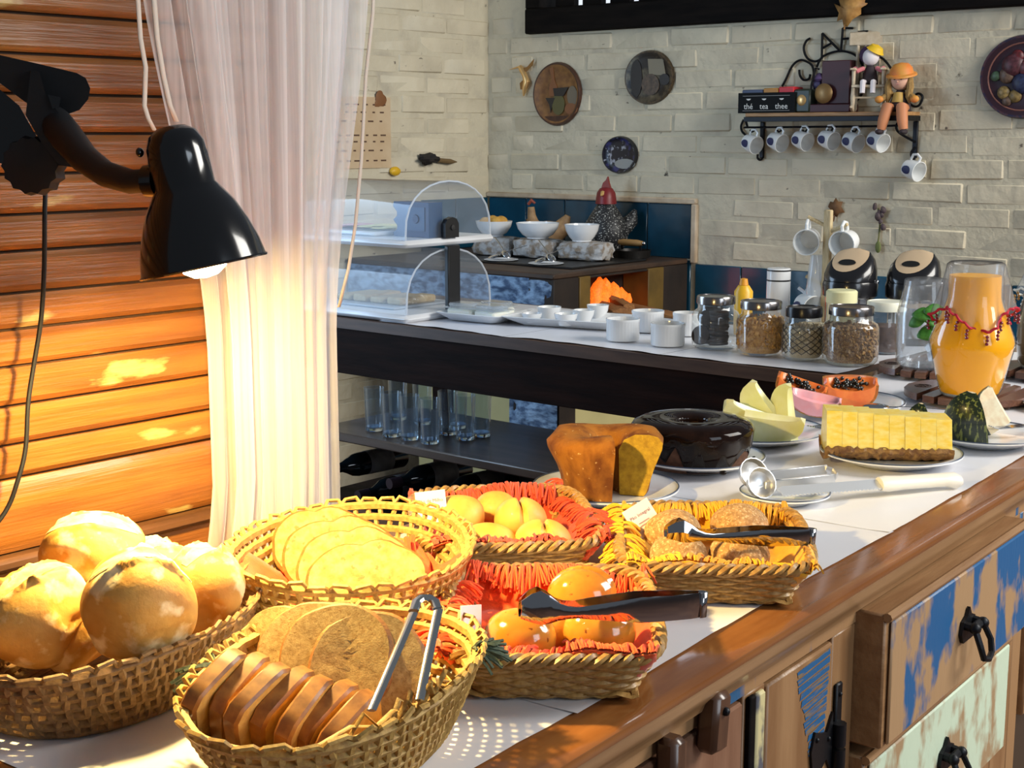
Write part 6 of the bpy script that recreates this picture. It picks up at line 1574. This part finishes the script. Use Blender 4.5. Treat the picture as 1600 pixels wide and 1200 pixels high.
for k, (px, py, z, W, H, tl, yw, rz, dsc) in enumerate([(432, 1012, .972, .085, .080, -.55, -.2, -.45, 'wholegrain slice furthest left in the front basket'), (487, 1022, .978, .108, .100, -.62, -.1, -.30, 'wholegrain slice second from the left in the front basket'), (525, 1032, .978, .112, .104, -.60, -.1, -.22, 'wholegrain slice third from the left in the front basket'), (575, 1048, .972, .112, .108, -.62, 0, -.10, 'large front wholegrain slice with its crumb facing the viewer')]):
    slice_obj('bread_slice', dsc, px, py, z, W, H, .014, (tl, yw, rz), gcr, gcrust, g, 50+k, 'round')
lcr = M('brown_loaf_crust', (.36, .15, .03), .45, c2=(.20, .07, .012), scale=12, coat=.15); lcm = M('light_loaf_crumb', (.60, .36, .09), .7, c2=(.50, .26, .05), scale=20, bump=.3)
g = 'thick brown loaf slices in the front basket'
pa_, pb_ = P(338, 1085, .975), P(545, 1150, .950)
for k in range(7):
    s_ = k/6; q = pa_*(1-s_)+pb_*s_
    t = thing('loaf_slice', ['loaf heel at the left end of the brown loaf row', 'second slice of the brown loaf row', 'third slice of the brown loaf row', 'fourth slice of the brown loaf row', 'fifth slice of the brown loaf row', 'sixth slice of the brown loaf row', 'last slice of the brown loaf row under the tongs'][k], 'bread slice', (q[0], q[1]+.012*(k % 2), q[2]-.002*(k % 2)), group=g, rot=(.45, .30, -.45+.1*math.sin(k*2)))
    n = 20; out = []
    for i in range(n): th = 2*PI*i/n; c, s2 = math.cos(th), math.sin(th); r = (abs(c)**5+abs(s2)**5)**(-1/5); out.append((.037*r*c, .031*r*s2))
    v = []; f = []
    for xq, kk_ in ((-.0085, .93), (-.006, 1), (.006, 1), (.0085, .93)): v += [(xq, a*kk_, b*kk_) for a, b in out]
    for j in range(3):
        for i in range(n): f.append((j*n+i, j*n+(i+1) % n, (j+1)*n+(i+1) % n, (j+1)*n+i))
    MB().add(v, f).build('crust', lcr, t)
    for xq in (-.0086, .0086): MB().add([(xq, a*.93, b*.93) for a, b in out], [tuple(range(n))]).build('crumb_face', lcm, t, smooth=False)
# ---- slim U tongs in the front basket
ct_ = M('clear_steel_tong', (.72, .72, .70), .12, metal=1.0)
a1, top_, a2 = P(580, 1110, 1.000), P(667, 944, 1.035), P(655, 1094, .992)
tt = thing('slim_tongs', 'slim U shaped tongs standing in the front basket', 'tongs', tuple(top_))
def rel(q): return np.array(q)-top_
l1, l2 = P(646, 958, 1.034), P(685, 952, 1.034)
arc = [P(x, y, z) for x, y, z in ((646, 955, 1.034), (650, 941, 1.037), (659, 934, 1.039), (670, 934, 1.039), (680, 940, 1.037), (684, 952, 1.034))]
MB().tube([rel(a1), rel(l1)], .0042, 6, flat=.35).build('arm', ct_, tt); MB().tube([rel(a2), rel(l2)], .0042, 6, flat=.35).build('arm', ct_, tt)
MB().tube([rel(q) for q in arc], .0050, 8, flat=.5).build('spring_bend', ct_, tt)
TS = 1.0
# ================================================================ LAMP
lamp_k = M('glossy_black_lamp_metal', (.004, .004, .005), .16, coat=.5); lamp_m = M('matt_black_lamp_plastic', (.008, .009, .011), .5); liner = M('white_shade_liner', (.8, .78, .74), .5)
LT = PD(266, 196, 1.46); LB = PD(319, 416, 1.455)
ax = unit(LB-LT); Lx = float(np.linalg.norm(LB-LT))
lp = thing('desk_lamp', 'black gooseneck clip lamp on the plank wall, lit over the rolls', 'lamp', tuple(LT))
rotq = Vector(ax).to_track_quat('Z', 'Y').to_euler(); k = Lx/.172
pr = [(.001, 0), (.018, .002), (.030, .010), (.036, .024), (.0375, .04), (.038, .074), (.044, .082), (.056, .100), (.067, .125), (.075, .150), (.079, .172)]
MB().lathe([(r*.97*k, z*k) for r, z in pr], 48, end=False).build('shade', lamp_k, lp, rot=rotq, smooth='all')
MB().lathe([(.001, pr[5][1]*k)]+[(r*.97*k-.0022, z*k) for r, z in pr[5:]], 48, end=False).build('shade_liner', liner, lp, rot=rotq, smooth='all')
MB().tube([(.078*k*math.cos(2*PI*i/48)*.985, .078*k*math.sin(2*PI*i/48)*.985, .172*k) for i in range(48)], .0016, 6, closed=True).build('shade_rim', lamp_k, lp, rot=rotq)
bulb_m = bpy.data.materials.new('glowing_frosted_bulb'); bulb_m.use_nodes = True; _N = bulb_m.node_tree.nodes; _L = bulb_m.node_tree.links; _N.remove(_N['Principled BSDF'])
_e = _N.new('ShaderNodeEmission'); _e.inputs[0].default_value = (1.0, .80, .45, 1); _e.inputs[1].default_value = 20.0; _t = _N.new('ShaderNodeBsdfTransparent'); _a = _N.new('ShaderNodeAddShader')
_L.new(_e.outputs[0], _a.inputs[0]); _L.new(_t.outputs[0], _a.inputs[1]); _L.new(_a.outputs[0], _N['Material Output'].inputs[0])
MB().lathe([(.010, .088*k), (.014, .105*k), (.024, .135*k), (.027, .155*k), (.022, .176*k), (.012, .184*k), (.001, .186*k)], 24).build('bulb', bulb_m, lp, rot=rotq, smooth='all')
MB().blob((-.012, -.033, .020), (.005, .004, .005), 10, 8).build('switch', lamp_k, lp, rot=rotq)
pl_ = bpy.data.lights.new('lamp_bulb_light', 'POINT'); pl_.energy = 47.0; pl_.color = (1.0, .70, .25); pl_.shadow_soft_size = .018
lo = bpy.data.objects.new('lamp_bulb_light', pl_); col.objects.link(lo); lo.location = Vector(LT)+Vector(ax)*(.158*k)
def LR(px, py, D): return PD(px, py, D)-LT
MB().tube([LR(236, 282, 1.46), LR(205, 284, 1.475), LR(165, 272, 1.50), LR(132, 248, 1.535), LR(105, 215, 1.57), LR(85, 190, 1.60)], [.012, .0125, .0135, .0155, .018, .018], 14).build('gooseneck', lamp_m, lp)
m = MB()
for i in range(26):
    pass
MB().tube([LR(246, 282, 1.46), LR(228, 283, 1.463)], [.017, .016], 14).build('neck_joint', lamp_k, lp)
# clamp: rounded plate, jaw, screw
def plate_px(pts, D, th, name, mat):
    f0 = [LR(x, y, D) for x, y in pts]; f1 = [LR(x, y, D+th) for x, y in pts]; n = len(pts)
    MB().add(f0+f1, [tuple(range(n-1, -1, -1)), tuple(range(n, 2*n))]+[(i, (i+1) % n, n+(i+1) % n, n+i) for i in range(n)]).build(name, mat, lp)
plate_px([(-60, 72), (0, 86), (70, 102), (120, 114), (134, 122), (141, 138), (138, 155), (124, 172), (95, 182), (40, 160), (0, 130), (-60, 110)], 1.60, .05, 'clamp_plate', lamp_m)
plate_px([(48, 110), (62, 112), (72, 150), (100, 188), (118, 205), (128, 235), (118, 262), (92, 258), (66, 225), (40, 180)], 1.58, .035, 'clamp_arm', lamp_m)
plate_px([(-60, 120), (0, 140), (30, 165), (58, 215), (66, 250), (40, 262), (0, 255), (-60, 250)], 1.615, .03, 'clamp_jaw', lamp_k)
o = MB().lathe([(.001, 0), (.030, 0), (.033, .006), (.030, .03), (.001, .034)], 28, mod=lambda th, r, z: (r*(1+.05*math.cos(14*th))*math.cos(th), r*(1+.05*math.cos(14*th))*math.sin(th), z)).build('clamp_knob', lamp_m, lp, loc=tuple(LR(60, 258, 1.63)), rot=(PI/2, 0, 0))
plate_px([(75, 148), (95, 152), (92, 168), (82, 170)], 1.575, .006, 'hole_cover', lamp_k)
cpts = [LR(72, 275, 1.64), LR(70, 330, 1.63), LR(69, 420, 1.63), LR(64, 500, 1.63), LR(52, 575, 1.625), LR(44, 630, 1.618), LR(40, 700, 1.61), LR(28, 750, 1.60), LR(8, 800, 1.59), LR(-40, 860, 1.565)]
sm = []
for i in range(len(cpts)-1):
    a = cpts[max(0, i-1)]; b = cpts[i]; c = cpts[i+1]; d = cpts[min(len(cpts)-1, i+2)]
    for j in range(6): s_ = j/6; sm.append(.5*((2*b)+(-a+c)*s_+(2*a-5*b+4*c-d)*s_*s_+(-a+3*b-3*c+d)*s_**3))
MB().tube(sm, .0028, 8).build('power_cord', lamp_m, lp)

# ================================================================ CURTAIN
cm_ = bpy.data.materials.new('sheer_white_voile'); cm_.use_nodes = True; N = cm_.node_tree.nodes; L_k = cm_.node_tree.links
N.remove(N['Principled BSDF'])
tr = N.new('ShaderNodeBsdfTransparent'); df = N.new('ShaderNodeBsdfDiffuse'); tl = N.new('ShaderNodeBsdfTranslucent')
df.inputs[0].default_value = (.86, .84, .84, 1); tl.inputs[0].default_value = (.86, .84, .84, 1)
m1 = N.new('ShaderNodeMixShader'); m1.inputs[0].default_value = .45; L_k.new(df.outputs[0], m1.inputs[1]); L_k.new(tl.outputs[0], m1.inputs[2])
m2 = N.new('ShaderNodeMixShader'); _tc = N.new('ShaderNodeTexCoord'); _mp = N.new('ShaderNodeMapping'); _mp.inputs['Scale'].default_value = (90, 6, 1.2); _nz = N.new('ShaderNodeTexNoise'); _nz.inputs['Scale'].default_value = 1.0; _nz.inputs['Detail'].default_value = 3; _rg = N.new('ShaderNodeMapRange')
_rg.inputs[1].default_value = .3; _rg.inputs[2].default_value = .7; _rg.inputs[3].default_value = .36; _rg.inputs[4].default_value = .68; L_k.new(_tc.outputs['Object'], _mp.inputs[0]); L_k.new(_mp.outputs[0], _nz.inputs['Vector']); L_k.new(_nz.outputs['Fac'], _rg.inputs[0]); L_k.new(_rg.outputs[0], m2.inputs[0]); L_k.new(tr.outputs[0], m2.inputs[1]); L_k.new(m1.outputs[0], m2.inputs[2]); L_k.new(m2.outputs[0], N['Material Output'].inputs[0])
cu = thing('sheer_curtain', 'gathered sheer white curtain hanging at the end of the plank wall', 'curtain', S(0, 0, 0), RS)
nf = noise1(77); nf2 = noise1(78)
def cur(i, j, ua0=-.295, ua1=.115, ub0=-.205, ub1=.032, off=.0, amp=.014, fr=62):
    z = 2.15-1.75*j                                    # top 2.15 down to 0.40
    tz = min(1, max(0, (1.72-z)/.55)); tz = tz*tz*(3-2*tz)
    u0 = ua0+(ub0-ua0)*tz; u1 = ua1+(ub1-ua1)*tz
    if z < 1.0: u0 -= .02*min(1, (1.0-z)/.1)
    u = u0+(u1-u0)*i
    ph = i*fr+2.2*nf(i*4+j*.5); q_ = i*(u1-u0)
    v = .676+off+amp*.55*math.sin(ph)*(.6+.4*nf2(i*6))*(1-.3*tz)+.012*nf(i*11+off*90+j*.4)+.004*nf2(i*30+j)
    return (u+.006*math.cos(ph), v, z)
MB().grid(lambda i, j: cur(i, j), 240, 40).build('voile', cm_, cu, smooth='all')
MB().grid(lambda i, j: cur(i, j, -.235, .080, -.170, .022, -.006, .012, 47), 170, 40).build('voile_inner_layer', cm_, cu, smooth='all')
# hem bands and hanging tie ribbon
hem = M('white_hem_ribbon', (.50, .44, .38), .7)
def ribbon(pts, w, nm):
    q = [np.array(p) for p in pts]; v = []
    for k_, p in enumerate(q): v += [p+np.array([-w/2, 0, 0]), p+np.array([w/2, .001, 0])]
    o = MB().add(v, [(2*k_, 2*k_+1, 2*k_+3, 2*k_+2) for k_ in range(len(q)-1)]).build(nm, hem, cu, smooth='all'); solidify(o, .0008)
def UZ(px, py, v):
    q = PL(px, py, np.array(S(0, v, 0)), SN); d = q-np.array(S(0, 0, 0)); return (float(d @ S_), v, float(q[2]))
ribbon([UZ(x, y, .640) for x, y in ((213, -60), (216, 0), (220, 60), (228, 105), (227, 140), (226, 165), (232, 185), (242, 204))], .007, 'tie_ribbon')
ribbon([UZ(x, y, .655) for x, y in ((238, -60), (241, 0), (246, 60), (256, 120), (266, 165), (276, 190))], .008, 'hem_band')
ribbon([UZ(x, y, .650) for x, y in ((586, -60), (583, 20), (572, 120), (565, 250), (556, 350), (545, 420), (530, 480))], .007, 'hem_band')
